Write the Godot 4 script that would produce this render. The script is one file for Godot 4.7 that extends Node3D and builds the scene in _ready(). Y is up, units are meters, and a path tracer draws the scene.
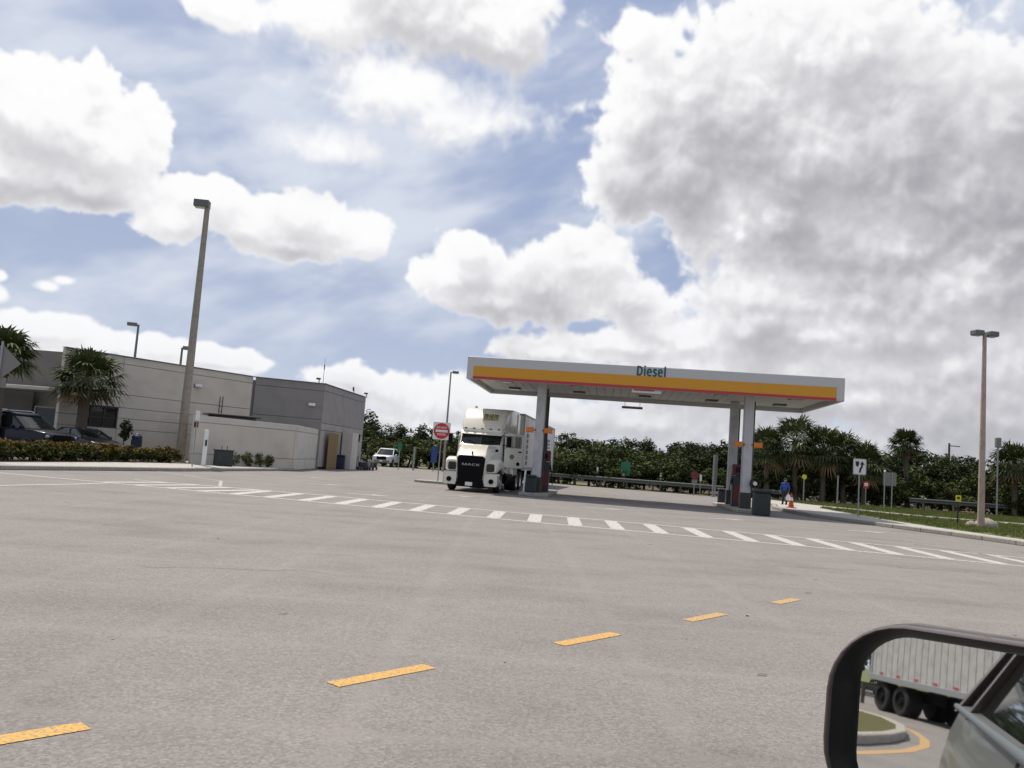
extends Node3D

# ---------------------------------------------------------------- helpers
var used := {}
var M := {}

func lin(r: float, g: float, b: float) -> Color:
	return Color(r, g, b).linear_to_srgb()

func numbered(called: String) -> String:
	if not used.has(called):
		used[called] = 0
		return called
	used[called] += 1
	return "%s_%03d" % [called, used[called]]

func tag(o: Node, label: String, category: String, group := "") -> Node:
	o.set_meta("label", label)
	o.set_meta("category", category)
	if group != "":
		o.set_meta("group", group)
	return o

func thing(called: String, at: Vector3, turn: float, label: String, category: String, group := "") -> Node3D:
	var o := Node3D.new()
	o.name = numbered(called)
	add_child(o)
	o.position = at
	o.rotation.y = turn
	tag(o, label, category, group)
	return o

func part(called: String, mesh: Mesh, m: Material, parent: Node, at := Vector3.ZERO, b := Basis.IDENTITY) -> MeshInstance3D:
	var o := MeshInstance3D.new()
	o.name = called if parent != self else numbered(called)
	o.mesh = mesh
	o.material_override = m
	o.transform = Transform3D(b, at)
	o.cast_shadow = GeometryInstance3D.SHADOW_CASTING_SETTING_ON
	parent.add_child(o, true)
	return o

func setting(called: String, mesh: Mesh, m: Material, at := Vector3.ZERO) -> MeshInstance3D:
	var o := part(called, mesh, m, self, at)
	o.set_meta("kind", "structure")
	return o

# A mesh that is being put together: triangles with their own normals.
class Shape:
	var v := PackedVector3Array()
	var n := PackedVector3Array()
	var uv := PackedVector2Array()
	var c := PackedColorArray()
	var col := Color.WHITE
	var colored := false
	var t := Transform3D.IDENTITY

	func tri(a: Vector3, b: Vector3, d: Vector3, na := Vector3.ZERO, nb := Vector3.ZERO, nd := Vector3.ZERO) -> void:
		var f := (d - a).cross(b - a)
		if f.length_squared() < 1e-16:
			return
		f = f.normalized()
		if na == Vector3.ZERO:
			na = f
			nb = f
			nd = f
		v.append(t * a); v.append(t * b); v.append(t * d)
		n.append((t.basis * na).normalized()); n.append((t.basis * nb).normalized()); n.append((t.basis * nd).normalized())
		for i in 3:
			uv.append(Vector2.ZERO)
			c.append(col)

	# four corners in turn round the face, seen from the side that «out» points to or in any order of turning
	func quad(a: Vector3, b: Vector3, d: Vector3, e: Vector3, out := Vector3.ZERO) -> void:
		var f := (d - a).cross(b - a)
		if out != Vector3.ZERO and f.dot(out) < 0:
			tri(a, e, d)
			tri(a, d, b)
		else:
			tri(a, b, d)
			tri(a, d, e)

	func quadn(a: Vector3, b: Vector3, d: Vector3, e: Vector3, na: Vector3, nb: Vector3, nd: Vector3, ne: Vector3) -> void:
		var f := (d - a).cross(b - a)
		if f.length_squared() < 1e-16:
			f = (e - a).cross(d - a)
		if f.dot(na + nb + nd + ne) < 0:
			tri(a, e, d, na, ne, nd)
			tri(a, d, b, na, nd, nb)
		else:
			tri(a, b, d, na, nb, nd)
			tri(a, d, e, na, nd, ne)

	func box(at: Vector3, s: Vector3, b := Basis.IDENTITY) -> Shape:
		var h := s * 0.5
		for ax in 3:
			for sg in [-1.0, 1.0]:
				var o := Vector3.ZERO
				o[ax] = sg
				var p := Vector3.ZERO
				p[(ax + 1) % 3] = 1
				var q := Vector3.ZERO
				q[(ax + 2) % 3] = 1
				var m := o * h
				quad(at + b * (m - p * h - q * h), at + b * (m + p * h - q * h), at + b * (m + p * h + q * h), at + b * (m - p * h + q * h), b * o)
		return self

	# a box with all edges chamfered by r
	func bevel(at: Vector3, s: Vector3, r: float, b := Basis.IDENTITY) -> Shape:
		var h := s * 0.5
		r = minf(r, minf(h.x, minf(h.y, h.z)) * 0.98)
		for ax in 3:
			var i1 := (ax + 1) % 3
			var i2 := (ax + 2) % 3
			for sg in [-1.0, 1.0]:
				var o := Vector3.ZERO
				o[ax] = sg
				var cs := []
				for k in [[-1, -1], [1, -1], [1, 1], [-1, 1]]:
					var p := Vector3.ZERO
					p[ax] = sg * h[ax]
					p[i1] = k[0] * (h[i1] - r)
					p[i2] = k[1] * (h[i2] - r)
					cs.append(at + b * p)
				quad(cs[0], cs[1], cs[2], cs[3], b * o)
			for s1 in [-1.0, 1.0]:
				for s2 in [-1.0, 1.0]:
					var cs := []
					for k in [[-1, 0], [1, 0], [1, 1], [-1, 1]]:
						var p := Vector3.ZERO
						p[ax] = k[0] * (h[ax] - r)
						p[i1] = s1 * (h[i1] - (r if k[1] else 0.0))
						p[i2] = s2 * (h[i2] - (0.0 if k[1] else r))
						cs.append(at + b * p)
					var o := Vector3.ZERO
					o[i1] = s1
					o[i2] = s2
					quad(cs[0], cs[1], cs[2], cs[3], b * o)
		for sx in [-1.0, 1.0]:
			for sy in [-1.0, 1.0]:
				for sz in [-1.0, 1.0]:
					var o := Vector3(sx, sy, sz)
					var p := at + b * (o * (h - Vector3(0, r, r)))
					var q := at + b * (o * (h - Vector3(r, 0, r)))
					var w := at + b * (o * (h - Vector3(r, r, 0)))
					if ((w - p).cross(q - p)).dot(b * o) < 0:
						tri(p, w, q)
					else:
						tri(p, q, w)
		return self

	func tube(path: Array, radii: Array, sides := 8, cap := true) -> Shape:
		var rings := []
		var norms := []
		var side := Vector3.ZERO
		for i in path.size():
			var d: Vector3 = (path[mini(i + 1, path.size() - 1)] - path[maxi(i - 1, 0)]).normalized()
			if side == Vector3.ZERO:
				side = d.cross(Vector3.UP if absf(d.y) < 0.9 else Vector3.RIGHT).normalized()
			side = (side - d * side.dot(d)).normalized()
			var up := d.cross(side)
			var ring := []
			var nm := []
			for k in sides:
				var a := TAU * k / sides
				var o := side * cos(a) + up * sin(a)
				ring.append(path[i] + o * radii[mini(i, radii.size() - 1)])
				nm.append(o)
			rings.append(ring)
			norms.append(nm)
		for i in path.size() - 1:
			for k in sides:
				var j := (k + 1) % sides
				quadn(rings[i][k], rings[i][j], rings[i + 1][j], rings[i + 1][k], norms[i][k], norms[i][j], norms[i + 1][j], norms[i + 1][k])
		if cap:
			for e in [0, path.size() - 1]:
				var out: Vector3 = path[0] - path[1] if e == 0 else path[e] - path[e - 1]
				for k in range(1, sides - 1):
					var f: Vector3 = (rings[e][k + 1] - rings[e][0]).cross(rings[e][k] - rings[e][0])
					if f.dot(out) < 0:
						tri(rings[e][0], rings[e][k + 1], rings[e][k])
					else:
						tri(rings[e][0], rings[e][k], rings[e][k + 1])
		return self

	# profile of (radius, along) pairs turned round an axis
	func lathe(at: Vector3, axis: Vector3, prof: Array, sides := 16) -> Shape:
		axis = axis.normalized()
		var s := axis.cross(Vector3.UP if absf(axis.y) < 0.9 else Vector3.RIGHT).normalized()
		var u := axis.cross(s)
		for i in prof.size() - 1:
			var p: Vector2 = prof[i]
			var q: Vector2 = prof[i + 1]
			var d := q - p
			var nn := Vector2(d.y, -d.x).normalized()
			for k in sides:
				var a := TAU * k / sides
				var b := TAU * (k + 1) / sides
				var oa := s * cos(a) + u * sin(a)
				var ob := s * cos(b) + u * sin(b)
				var na := oa * nn.x + axis * nn.y
				var nb := ob * nn.x + axis * nn.y
				if p.x < 1e-5:
					quadt(at + axis * p.y, at + oa * q.x + axis * q.y, at + ob * q.x + axis * q.y, na, nb)
				elif q.x < 1e-5:
					quadt(at + axis * q.y, at + oa * p.x + axis * p.y, at + ob * p.x + axis * p.y, na, nb)
				else:
					quadn(at + oa * p.x + axis * p.y, at + ob * p.x + axis * p.y, at + ob * q.x + axis * q.y, at + oa * q.x + axis * q.y, na, nb, nb, na)
		return self

	# a square pole with cut corners, narrower at the top
	func bevel_pole(h: float, r0: float, r1: float) -> Shape:
		var rings := []
		for y in [0.0, h * 0.25, h * 0.5, h * 0.75, h]:
			var r := lerpf(r0, r1, y / h)
			var ring := []
			for k in 8:
				var a := TAU * (k + 0.5) / 8.0
				var p := Vector2(cos(a), sin(a)) * 1.08
				p = p.clamp(Vector2(-1, -1), Vector2(1, 1))
				ring.append(Vector3(p.x * r, y, p.y * r))
			rings.append(ring)
		return skin(rings)

	func quadt(a: Vector3, b: Vector3, d: Vector3, nb: Vector3, nd: Vector3) -> void:
		var na := (nb + nd).normalized()
		if ((d - a).cross(b - a)).dot(na) < 0:
			tri(a, d, b, na, nd, nb)
		else:
			tri(a, b, d, na, nb, nd)

	# a flat outline (x, y) pushed out along z from z0 to z1
	func prism(poly: PackedVector2Array, z0: float, z1: float, b := Basis.IDENTITY, at := Vector3.ZERO) -> Shape:
		var idx := Geometry2D.triangulate_polygon(poly)
		for i in range(0, idx.size(), 3):
			for zz in [z0, z1]:
				var p: Array = []
				for k in 3:
					p.append(at + b * Vector3(poly[idx[i + k]].x, poly[idx[i + k]].y, zz))
				var out := b * Vector3(0, 0, 1 if zz == maxf(z0, z1) else -1)
				if ((p[2] - p[0]).cross(p[1] - p[0])).dot(out) < 0:
					tri(p[0], p[2], p[1])
				else:
					tri(p[0], p[1], p[2])
		var cw := Geometry2D.is_polygon_clockwise(poly)
		for i in poly.size():
			var p := poly[i]
			var q := poly[(i + 1) % poly.size()]
			var o := Vector2(q.y - p.y, p.x - q.x) * (-1.0 if cw else 1.0)
			quad(at + b * Vector3(p.x, p.y, z0), at + b * Vector3(q.x, q.y, z0), at + b * Vector3(q.x, q.y, z1), at + b * Vector3(p.x, p.y, z1), b * Vector3(o.x, o.y, 0))
		return self

	# rings of equal length joined into one smooth skin; closed round, ends closed where asked
	func skin(rings: Array, cap0 := true, cap1 := true, crease := 0.6) -> Shape:
		var m: int = rings.size()
		var k: int = rings[0].size()
		var mid := Vector3.ZERO
		for r in rings:
			for p in r:
				mid += p
		mid /= m * k
		var fn := []
		for i in m - 1:
			var row := []
			for j in k:
				var a: Vector3 = rings[i][j]
				var b: Vector3 = rings[i][(j + 1) % k]
				var d: Vector3 = rings[i + 1][(j + 1) % k]
				var e: Vector3 = rings[i + 1][j]
				var f := (d - a).cross(e - b)
				row.append(f.normalized() if f.length() > 1e-10 else Vector3.ZERO)
			fn.append(row)
		var vol := 0.0
		for i in m - 1:
			for j in k:
				var a: Vector3 = rings[i][j]
				vol += fn[i][j].dot(a - mid)
		var sg := 1.0 if vol > 0 else -1.0
		for i in m - 1:
			for j in k:
				var f: Vector3 = fn[i][j] * sg
				if f == Vector3.ZERO:
					continue
				var ns := []
				for cn in [[0, 0], [0, 1], [1, 1], [1, 0]]:
					var s := Vector3.ZERO
					for di in [-1, 0]:
						for dj in [-1, 0]:
							var ii: int = i + cn[0] + di
							var jj: int = (j + cn[1] + dj + k) % k
							if ii >= 0 and ii < m - 1:
								var g: Vector3 = fn[ii][jj] * sg
								if g.dot(f) > crease:
									s += g
					ns.append(s.normalized() if s.length() > 1e-6 else f)
				var a: Vector3 = rings[i][j]
				var b: Vector3 = rings[i][(j + 1) % k]
				var d: Vector3 = rings[i + 1][(j + 1) % k]
				var e: Vector3 = rings[i + 1][j]
				quadn(a, b, d, e, ns[0], ns[1], ns[2], ns[3])
		for e in [[cap0, 0, 1], [cap1, m - 1, m - 2]]:
			if e[0]:
				var ct := Vector3.ZERO
				var inner := Vector3.ZERO
				for p in rings[e[1]]:
					ct += p / k
				for p in rings[e[2]]:
					inner += p / k
				for j in k:
					var a: Vector3 = rings[e[1]][j]
					var b: Vector3 = rings[e[1]][(j + 1) % k]
					if ((b - ct).cross(a - ct)).dot(ct - inner) < 0:
						tri(ct, b, a)
					else:
						tri(ct, a, b)
		return self

	func done() -> ArrayMesh:
		var arr := []
		arr.resize(Mesh.ARRAY_MAX)
		arr[Mesh.ARRAY_VERTEX] = v
		arr[Mesh.ARRAY_NORMAL] = n
		if colored:
			arr[Mesh.ARRAY_COLOR] = c
		var mesh := ArrayMesh.new()
		mesh.add_surface_from_arrays(Mesh.PRIMITIVE_TRIANGLES, arr)
		return mesh

func bx(s: Vector3, at := Vector3.ZERO, r := 0.0) -> ArrayMesh:
	return Shape.new().box(at, s).done() if r <= 0 else Shape.new().bevel(at, s, r).done()

# a level sheet over an outline of (x, z) points, with uv in metres (uv2 as well)
func sheet(poly: PackedVector2Array, y: float) -> ArrayMesh:
	var idx := Geometry2D.triangulate_polygon(poly)
	var st := SurfaceTool.new()
	st.begin(Mesh.PRIMITIVE_TRIANGLES)
	for i in range(0, idx.size(), 3):
		var p := [poly[idx[i]], poly[idx[i + 1]], poly[idx[i + 2]]]
		if (p[1] - p[0]).cross(p[2] - p[0]) < 0:
			p = [p[0], p[2], p[1]]
		for q in p:
			st.set_normal(Vector3.UP)
			st.set_uv(q)
			st.set_uv2(q)
			st.add_vertex(Vector3(q.x, y, q.y))
	return st.commit()

# the same with a kerb face all round and height
func slab(poly: PackedVector2Array, y0: float, y1: float) -> ArrayMesh:
	var s := Shape.new()
	var flip := PackedVector2Array()
	for p in poly:
		flip.append(Vector2(p.x, -p.y))
	s.prism(flip, y0, y1, Basis(Vector3(1, 0, 0), Vector3(0, 0, -1), Vector3(0, 1, 0)))
	return s.done()

func noise(kind: int, freq: float, octaves: int, sd: int, cell := -1) -> FastNoiseLite:
	var f := FastNoiseLite.new()
	f.noise_type = kind
	f.frequency = freq
	f.seed = sd
	f.fractal_type = FastNoiseLite.FRACTAL_FBM if octaves > 1 else FastNoiseLite.FRACTAL_NONE
	f.fractal_octaves = octaves
	if cell >= 0:
		f.cellular_return_type = cell
	return f

func ramp(stops: Array) -> Gradient:
	var g := Gradient.new()
	var o := PackedFloat32Array()
	var c := PackedColorArray()
	for s in stops:
		o.append(s[0])
		c.append(s[1])
	g.offsets = o
	g.colors = c
	return g

func ntex(f: FastNoiseLite, size: int, stops: Array, normal := false, bump := 4.0) -> NoiseTexture2D:
	var t := NoiseTexture2D.new()
	t.width = size
	t.height = size
	t.seamless = true
	t.seamless_blend_skirt = 0.2
	t.noise = f
	if normal:
		t.as_normal_map = true
		t.bump_strength = bump
	elif stops.size():
		t.color_ramp = ramp(stops)
	return t

func mat(called: String, c: Color, rough := 0.7, metal := 0.0) -> StandardMaterial3D:
	var m := StandardMaterial3D.new()
	m.resource_name = called
	m.albedo_color = c
	m.roughness = rough
	m.metallic = metal
	M[called] = m
	return m

func textured(called: String, t: Texture2D, scale: float, rough := 0.8, world := true, tint := Color.WHITE) -> StandardMaterial3D:
	var m := mat(called, tint, rough)
	m.albedo_texture = t
	m.uv1_triplanar = true
	m.uv1_world_triplanar = world
	m.uv1_scale = Vector3.ONE * scale
	return m

func ordinal(i: int) -> String:
	return ["first", "second", "third", "fourth", "fifth", "sixth", "seventh", "eighth", "ninth", "tenth", "eleventh", "twelfth", "thirteenth", "fourteenth", "fifteenth", "sixteenth", "seventeenth", "eighteenth", "nineteenth", "twentieth", "twenty-first", "twenty-second", "twenty-third", "twenty-fourth", "twenty-fifth", "twenty-sixth", "twenty-seventh", "twenty-eighth", "twenty-ninth", "thirtieth"][i]

# ---------------------------------------------------------------- sky
# lobes of cloud: azimuth, elevation, half width, half height (degrees), greyness of the core, softness of the rim
var lobes: Array = [[-29.8,18.0,4.45,3.80,0.16,0.16],[-32.7,17.7,4.16,3.02,0.18,0.16],[-27.3,17.2,2.59,2.93,0.06,0.16],[-32.8,14.4,4.21,1.90,0.28,0.30],[-28.8,14.6,3.58,1.45,0.26,0.35],[-28.7,21.0,1.19,1.08,0.00,0.20],[-23.6,13.5,2.04,1.92,0.12,0.35],[-21.5,15.2,2.80,1.58,0.10,0.30],[-18.6,13.8,2.64,1.51,0.20,0.35],[-15.4,14.8,3.34,2.31,0.18,0.30],[-16.2,13.2,3.86,1.41,0.25,0.40],[-13.4,14.8,1.43,1.43,0.05,0.35],[-10.5,14.2,1.59,1.59,0.05,0.45],[-7.9,28.9,8.39,3.71,0.34,0.80],[-14.7,27.5,3.53,2.35,0.05,0.50],[-2.3,28.0,3.67,3.18,0.22,0.60],[-21.9,26.7,2.79,1.56,0.05,0.50],[-10.2,23.9,7.49,2.87,0.00,1.80],[-5.1,22.6,5.78,2.57,0.00,2.00],[-13.9,19.7,5.06,1.90,0.00,2.20],[-4.9,12.4,3.54,1.77,0.25,0.35],[-3.6,13.9,2.44,1.63,0.15,0.30],[1.5,12.0,4.79,2.74,0.29,0.35],[4.5,14.0,3.52,2.71,0.22,0.20],[7.8,11.6,2.98,2.03,0.29,0.30],[-1.3,10.9,5.15,1.79,0.32,0.45],[20.5,21.2,12.46,7.12,0.42,0.40],[28.3,17.7,8.88,4.99,0.50,0.40],[23.9,11.9,13.21,3.60,0.36,0.60],[7.1,28.2,1.33,1.57,0.05,0.22],[8.3,25.8,2.10,2.22,0.10,0.25],[7.7,23.3,3.04,4.18,0.25,0.25],[10.7,20.2,5.45,4.81,0.40,0.30],[14.6,23.9,7.31,5.79,0.45,0.30],[19.7,26.6,6.28,4.23,0.40,0.30],[24.8,20.9,7.96,5.69,0.55,0.40],[30.7,21.8,3.24,3.35,0.35,0.25],[17.6,16.4,6.27,3.26,0.60,0.50],[25.0,14.9,10.56,3.40,0.66,0.60],[31.6,15.4,6.96,4.55,0.70,0.60],[7.4,19.5,2.94,2.74,0.35,0.35],[15.3,9.7,3.66,1.96,0.25,0.30],[12.0,8.8,4.01,1.47,0.29,0.40],[19.1,9.6,5.07,1.90,0.36,0.50],[25.1,9.3,8.93,2.50,0.36,0.70],[30.6,7.8,6.64,3.87,0.36,0.80],[7.3,8.3,5.46,1.23,0.29,0.50],[2.8,7.7,4.83,1.10,0.22,0.50],[22.3,5.4,13.56,2.77,0.40,0.90],[31.2,4.3,8.22,3.29,0.40,0.90],[9.0,3.3,10.86,1.76,0.30,0.90],[12.8,6.0,10.66,2.27,0.36,0.90],[24.1,6.9,13.30,2.66,0.30,0.90],[3.5,3.1,9.65,2.07,0.32,1.00],[-1.9,1.3,8.27,1.65,0.40,1.00],[16.5,11.8,5.80,1.93,0.32,0.60],[19.4,2.4,18.99,1.90,0.40,1.00],[26.8,12.4,11.58,2.32,0.45,0.80],[17.2,10.7,3.34,1.93,0.18,0.30],[22.2,10.0,3.69,2.09,0.25,0.35],[-29.9,8.4,0.89,0.45,0.00,1.20],[-29.0,8.9,0.79,0.40,0.00,1.20],[-32.5,7.6,0.86,0.75,0.05,0.80],[-32.3,8.6,0.48,0.48,0.00,0.80],[-29.5,5.7,4.06,1.24,0.12,0.40],[-24.7,5.4,3.60,1.08,0.12,0.40],[-19.4,5.1,3.80,1.01,0.15,0.40],[-30.9,4.3,3.86,0.88,0.20,0.50],[-9.2,4.2,3.80,1.63,0.25,0.35],[-4.9,3.5,4.13,2.06,0.35,0.40],[-6.9,1.5,6.82,1.64,0.38,0.60],[-17.5,3.1,7.73,1.29,0.10,0.90],[-25.4,3.6,8.32,1.31,0.08,0.90],[-12.1,4.7,2.68,0.80,0.20,0.50]]
var n_big := noise(FastNoiseLite.TYPE_SIMPLEX_SMOOTH, 1.0, 3, 11)
var n_bil := noise(FastNoiseLite.TYPE_SIMPLEX_SMOOTH, 1.0, 5, 23)
var n_cell := cell_noise()
var n_wisp := noise(FastNoiseLite.TYPE_SIMPLEX_SMOOTH, 1.0, 5, 37)
var sun_dir := Vector3(-0.30, 1.0, -0.41).normalized()

func cell_noise() -> FastNoiseLite:
	var f := noise(FastNoiseLite.TYPE_CELLULAR, 1.0, 3, 61, FastNoiseLite.RETURN_DISTANCE)
	f.fractal_gain = 0.45
	return f

func add_far_clouds() -> void:
	# the same kind of sky all round
	var rng := RandomNumberGenerator.new()
	rng.seed = 77
	for i in 64:
		var az := rng.randf_range(-180, 180)
		var el := 4.0 + 60.0 * pow(rng.randf(), 1.4)
		if absf(az) < 46 and el < 40:
			continue
		var big := rng.randf_range(3.0, 8.0) * (0.6 + el / 50.0)
		var grey := rng.randf_range(0.15, 0.6)
		for k in rng.randi_range(3, 6):
			lobes.append([az + rng.randf_range(-1, 1) * big * 1.6 / cos(deg_to_rad(el)), el + rng.randf_range(-0.4, 0.6) * big * 0.5, big * rng.randf_range(0.5, 1.0), big * rng.randf_range(0.35, 0.6), grey, rng.randf_range(0.25, 0.6)])

# how thick the cloud is in one direction: x density, y greyness, z softness; near holds the lobes that can reach it
func cloud_at(az: float, el: float, d: Vector3, near: Array) -> Vector3:
	var ce := cos(deg_to_rad(el))
	var field := -9.0
	var grey := 0.0
	var gw := 0.0
	var soft := 0.0
	for l in near:
		var dx: float = wrapf(az - l[0], -180.0, 180.0) * ce / l[2]
		var dy: float = (el - l[1]) / l[3]
		if dy < 0:
			dy *= 1.25
		var q := 1.0 - sqrt(dx * dx + dy * dy)
		if q < -0.8:
			continue
		var k := exp(3.0 * q)
		gw += k
		# the underside is in the cloud's own shade
		grey += k * l[4] * clampf(1.0 - 0.6 * dy, 0.4, 1.6)
		soft += k * l[5]
		field = q if field < -8.0 else maxf(field, q) + 0.12 * exp(-5.0 * absf(field - q))
	if gw <= 0.0:
		return Vector3(-1, 0, 0)
	var b1 := n_big.get_noise_3dv(d * 9.0)
	var w := Vector3(b1, n_big.get_noise_3dv(d * 14.0 + Vector3(7, 1, 3)), -b1) * 0.016
	var b2 := n_bil.get_noise_3dv((d + w) * 15.0)
	var c2 := -0.45 - n_cell.get_noise_3dv((d + w) * 15.0)
	var c3 := -0.45 - n_cell.get_noise_3dv((d + w * 0.5) * 38.0 + Vector3(4, 2, 1))
	var b3 := n_bil.get_noise_3dv((d + w * 0.6) * 44.0 + Vector3(1, 8, 2))
	var rough := 0.36 * b1 + 0.62 * b2 + 0.34 * c2 + 0.46 * c3 + 0.32 * b3
	return Vector3(field * 1.15 + 0.07 + rough * 0.74, grey / gw, soft / gw)

# colour of the sky in one direction
func sky_at(az: float, el: float, near: Array) -> Color:
	var ce := cos(deg_to_rad(el))
	var d := Vector3(sin(deg_to_rad(az)) * ce, sin(deg_to_rad(el)), -cos(deg_to_rad(az)) * ce)
	var toward := maxf(d.dot(sun_dir), 0.0)
	var up := clampf(sin(deg_to_rad(el)), 0.0, 1.0)
	var base := Color(0.205, 0.290, 0.53).lerp(Color(0.60, 0.67, 0.79), pow(1.0 - up, 4.2))
	base = base.lerp(Color(0.86, 0.90, 0.98), 0.60 * pow(toward, 3.5))
	# thin high cloud in streaks
	var w2 := n_big.get_noise_3d(d.x * 2.2 + 5.0, d.y * 3.0, d.z * 2.2)
	var w := n_wisp.get_noise_3d(d.x * 3.0 + d.y * 2.0, d.y * 9.0 - d.x * 3.2, d.z * 3.0)
	var w3 := n_wisp.get_noise_3d(d.x * 9.0 + d.y * 7.0 + w2, d.y * 26.0 - d.x * 11.0, d.z * 9.0)
	var veil := smoothstep(-0.40, 0.70, w + 0.7 * w2 + 0.28 * w3)
	base = base.lerp(Color(0.80, 0.84, 0.91), 0.74 * veil)
	if near.is_empty():
		return base
	var here := cloud_at(az, el, d, near)
	var dens := here.x
	var soft := here.z
	var a := smoothstep(-0.02, 0.05 + soft * 0.55, dens)
	if a <= 0.0:
		return base
	# the same field looked up nearer the sun tells the lit side of a lump from the shaded one
	var sl := (sun_dir - d * d.dot(sun_dir)).normalized()
	var p1 := (d + sl * 0.012).normalized()
	var p2 := (d + sl * 0.045).normalized()
	var f1 := cloud_at(rad_to_deg(atan2(p1.x, -p1.z)), rad_to_deg(asin(p1.y)), p1, near).x
	var f2 := cloud_at(rad_to_deg(atan2(p2.x, -p2.z)), rad_to_deg(asin(p2.y)), p2, near).x
	var lit := clampf((dens - f1) * 1.6, -0.5, 0.5) * 0.62 + clampf((dens - f2) * 0.9, -0.6, 0.6) * 0.62
	var grey := here.y
	var thick := clampf(dens * 1.1, 0.0, 1.5)
	var patchy := n_big.get_noise_3dv(d * 6.5 + Vector3(2, 9, 4))
	var shade := grey * smoothstep(0.05, 0.95, thick) * (1.12 + 1.0 * patchy) - lit * (0.22 + 0.75 * grey) * smoothstep(0.0, 0.35, thick)
	var bright := 1.0 - 0.66 * (1.0 - exp(-1.3 * maxf(shade, 0.0))) - 0.08 * (1.0 - toward) + 0.25 * maxf(-shade, 0.0)
	bright = clampf(bright, 0.0, 1.0)
	var white := Color(0.97, 0.97, 0.99).lerp(Color(1, 1, 1), toward)
	var cc := Color(white.r * pow(bright, 1.15), white.g * pow(bright, 1.17), white.b * pow(bright, 1.08))
	# air in front of low clouds
	cc = cc.lerp(Color(0.62, 0.66, 0.74), 0.35 * pow(1.0 - up, 14.0))
	return base.lerp(cc, a)

func sky_part(w: int, h: int, az0: float, az1: float, el0: float, el1: float) -> Image:
	var im := Image.create(w, h, false, Image.FORMAT_RGB8)
	var tile := 16
	for ty in range(0, h, tile):
		for tx in range(0, w, tile):
			var caz := lerpf(az0, az1, (tx + tile * 0.5) / w)
			var cel := lerpf(el1, el0, (ty + tile * 0.5) / h)
			var half := maxf(tile * 0.5 * (az1 - az0) / w, tile * 0.5 * (el1 - el0) / h) * 1.5
			var near := []
			for l in lobes:
				var dx := absf(wrapf(caz - l[0], -180.0, 180.0)) * cos(deg_to_rad(cel))
				if dx < l[2] * 1.75 + half and absf(cel - l[1]) < l[3] * 1.75 + half:
					near.append(l)
			for y in range(ty, mini(ty + tile, h)):
				for x in range(tx, mini(tx + tile, w)):
					var c := sky_at(lerpf(az0, az1, (x + 0.5) / w), lerpf(el1, el0, (y + 0.5) / h), near)
					im.set_pixel(x, y, c.linear_to_srgb())
	return im

func make_sky() -> PanoramaSkyMaterial:
	add_far_clouds()
	var W := 4096
	var H := 2048
	var all := Image.create(W, H, false, Image.FORMAT_RGB8)
	all.fill(lin(0.30, 0.30, 0.29))
	var low := sky_part(1024, 256, -180, 180, 0, 90)
	low.resize(W, 1024, Image.INTERPOLATE_CUBIC)
	all.blit_rect(low, Rect2i(0, 0, W, 1024), Vector2i.ZERO)
	# finer where the photograph looks and a good way round it: x 1536..2560 is azimuth -45..45, y 600..1024 is elevation 37..0
	var fine := sky_part(1024, 424, -45, 45, 0, 424.0 * 90.0 / 1024.0)
	all.blit_rect(fine, Rect2i(0, 0, 1024, 424), Vector2i(1536, 600))
	# a panorama begins straight ahead (-z), so the two halves change places
	var turned := Image.create(W, H, false, Image.FORMAT_RGB8)
	turned.blit_rect(all, Rect2i(0, 0, W / 2, H), Vector2i(W / 2, 0))
	turned.blit_rect(all, Rect2i(W / 2, 0, W / 2, H), Vector2i.ZERO)
	var m := PanoramaSkyMaterial.new()
	m.panorama = ImageTexture.create_from_image(turned)
	m.energy_multiplier = 1.0
	return m

func _ready() -> void:
	# camera
	var cam := Camera3D.new()
	cam.name = "camera"
	cam.fov = rad_to_deg(2.0 * atan(384.0 / 828.0))
	cam.near = 0.02
	cam.far = 4000.0
	var pitch := atan(77.0 / 828.0)
	cam.transform = Transform3D(Basis(Vector3.RIGHT, pitch) * Basis(Vector3.BACK, deg_to_rad(4.2)), Vector3(0, 1.5, 0))
	add_child(cam)
	cam.current = true
	# sky and exposure
	var we := WorldEnvironment.new()
	we.name = "environment"
	var env := Environment.new()
	env.background_mode = Environment.BG_SKY
	var sky := Sky.new()
	sky.sky_material = make_sky()
	env.sky = sky
	env.background_energy_multiplier = 1.0
	env.tonemap_mode = Environment.TONE_MAPPER_LINEAR
	env.tonemap_exposure = 1.0
	env.sdfgi_enabled = true
	env.ssao_enabled = true
	env.ssil_enabled = true
	we.environment = env
	add_child(we)
	# sun
	var sun := DirectionalLight3D.new()
	sun.name = "sun"
	sun.light_energy = 1.5
	sun.light_color = Color(1.0, 0.965, 0.91)
	sun.light_angular_distance = 0.6
	sun.shadow_enabled = true
	add_child(sun)
	sun.look_at_from_position(sun_dir * 50.0, Vector3.ZERO, Vector3.UP)
	build_materials()
	build_ground()
	build_canopy()
	build_building()
	build_truck()
	build_plants()
	build_signs()
	build_vehicles()
	build_own_car()
	build_small()


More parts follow.
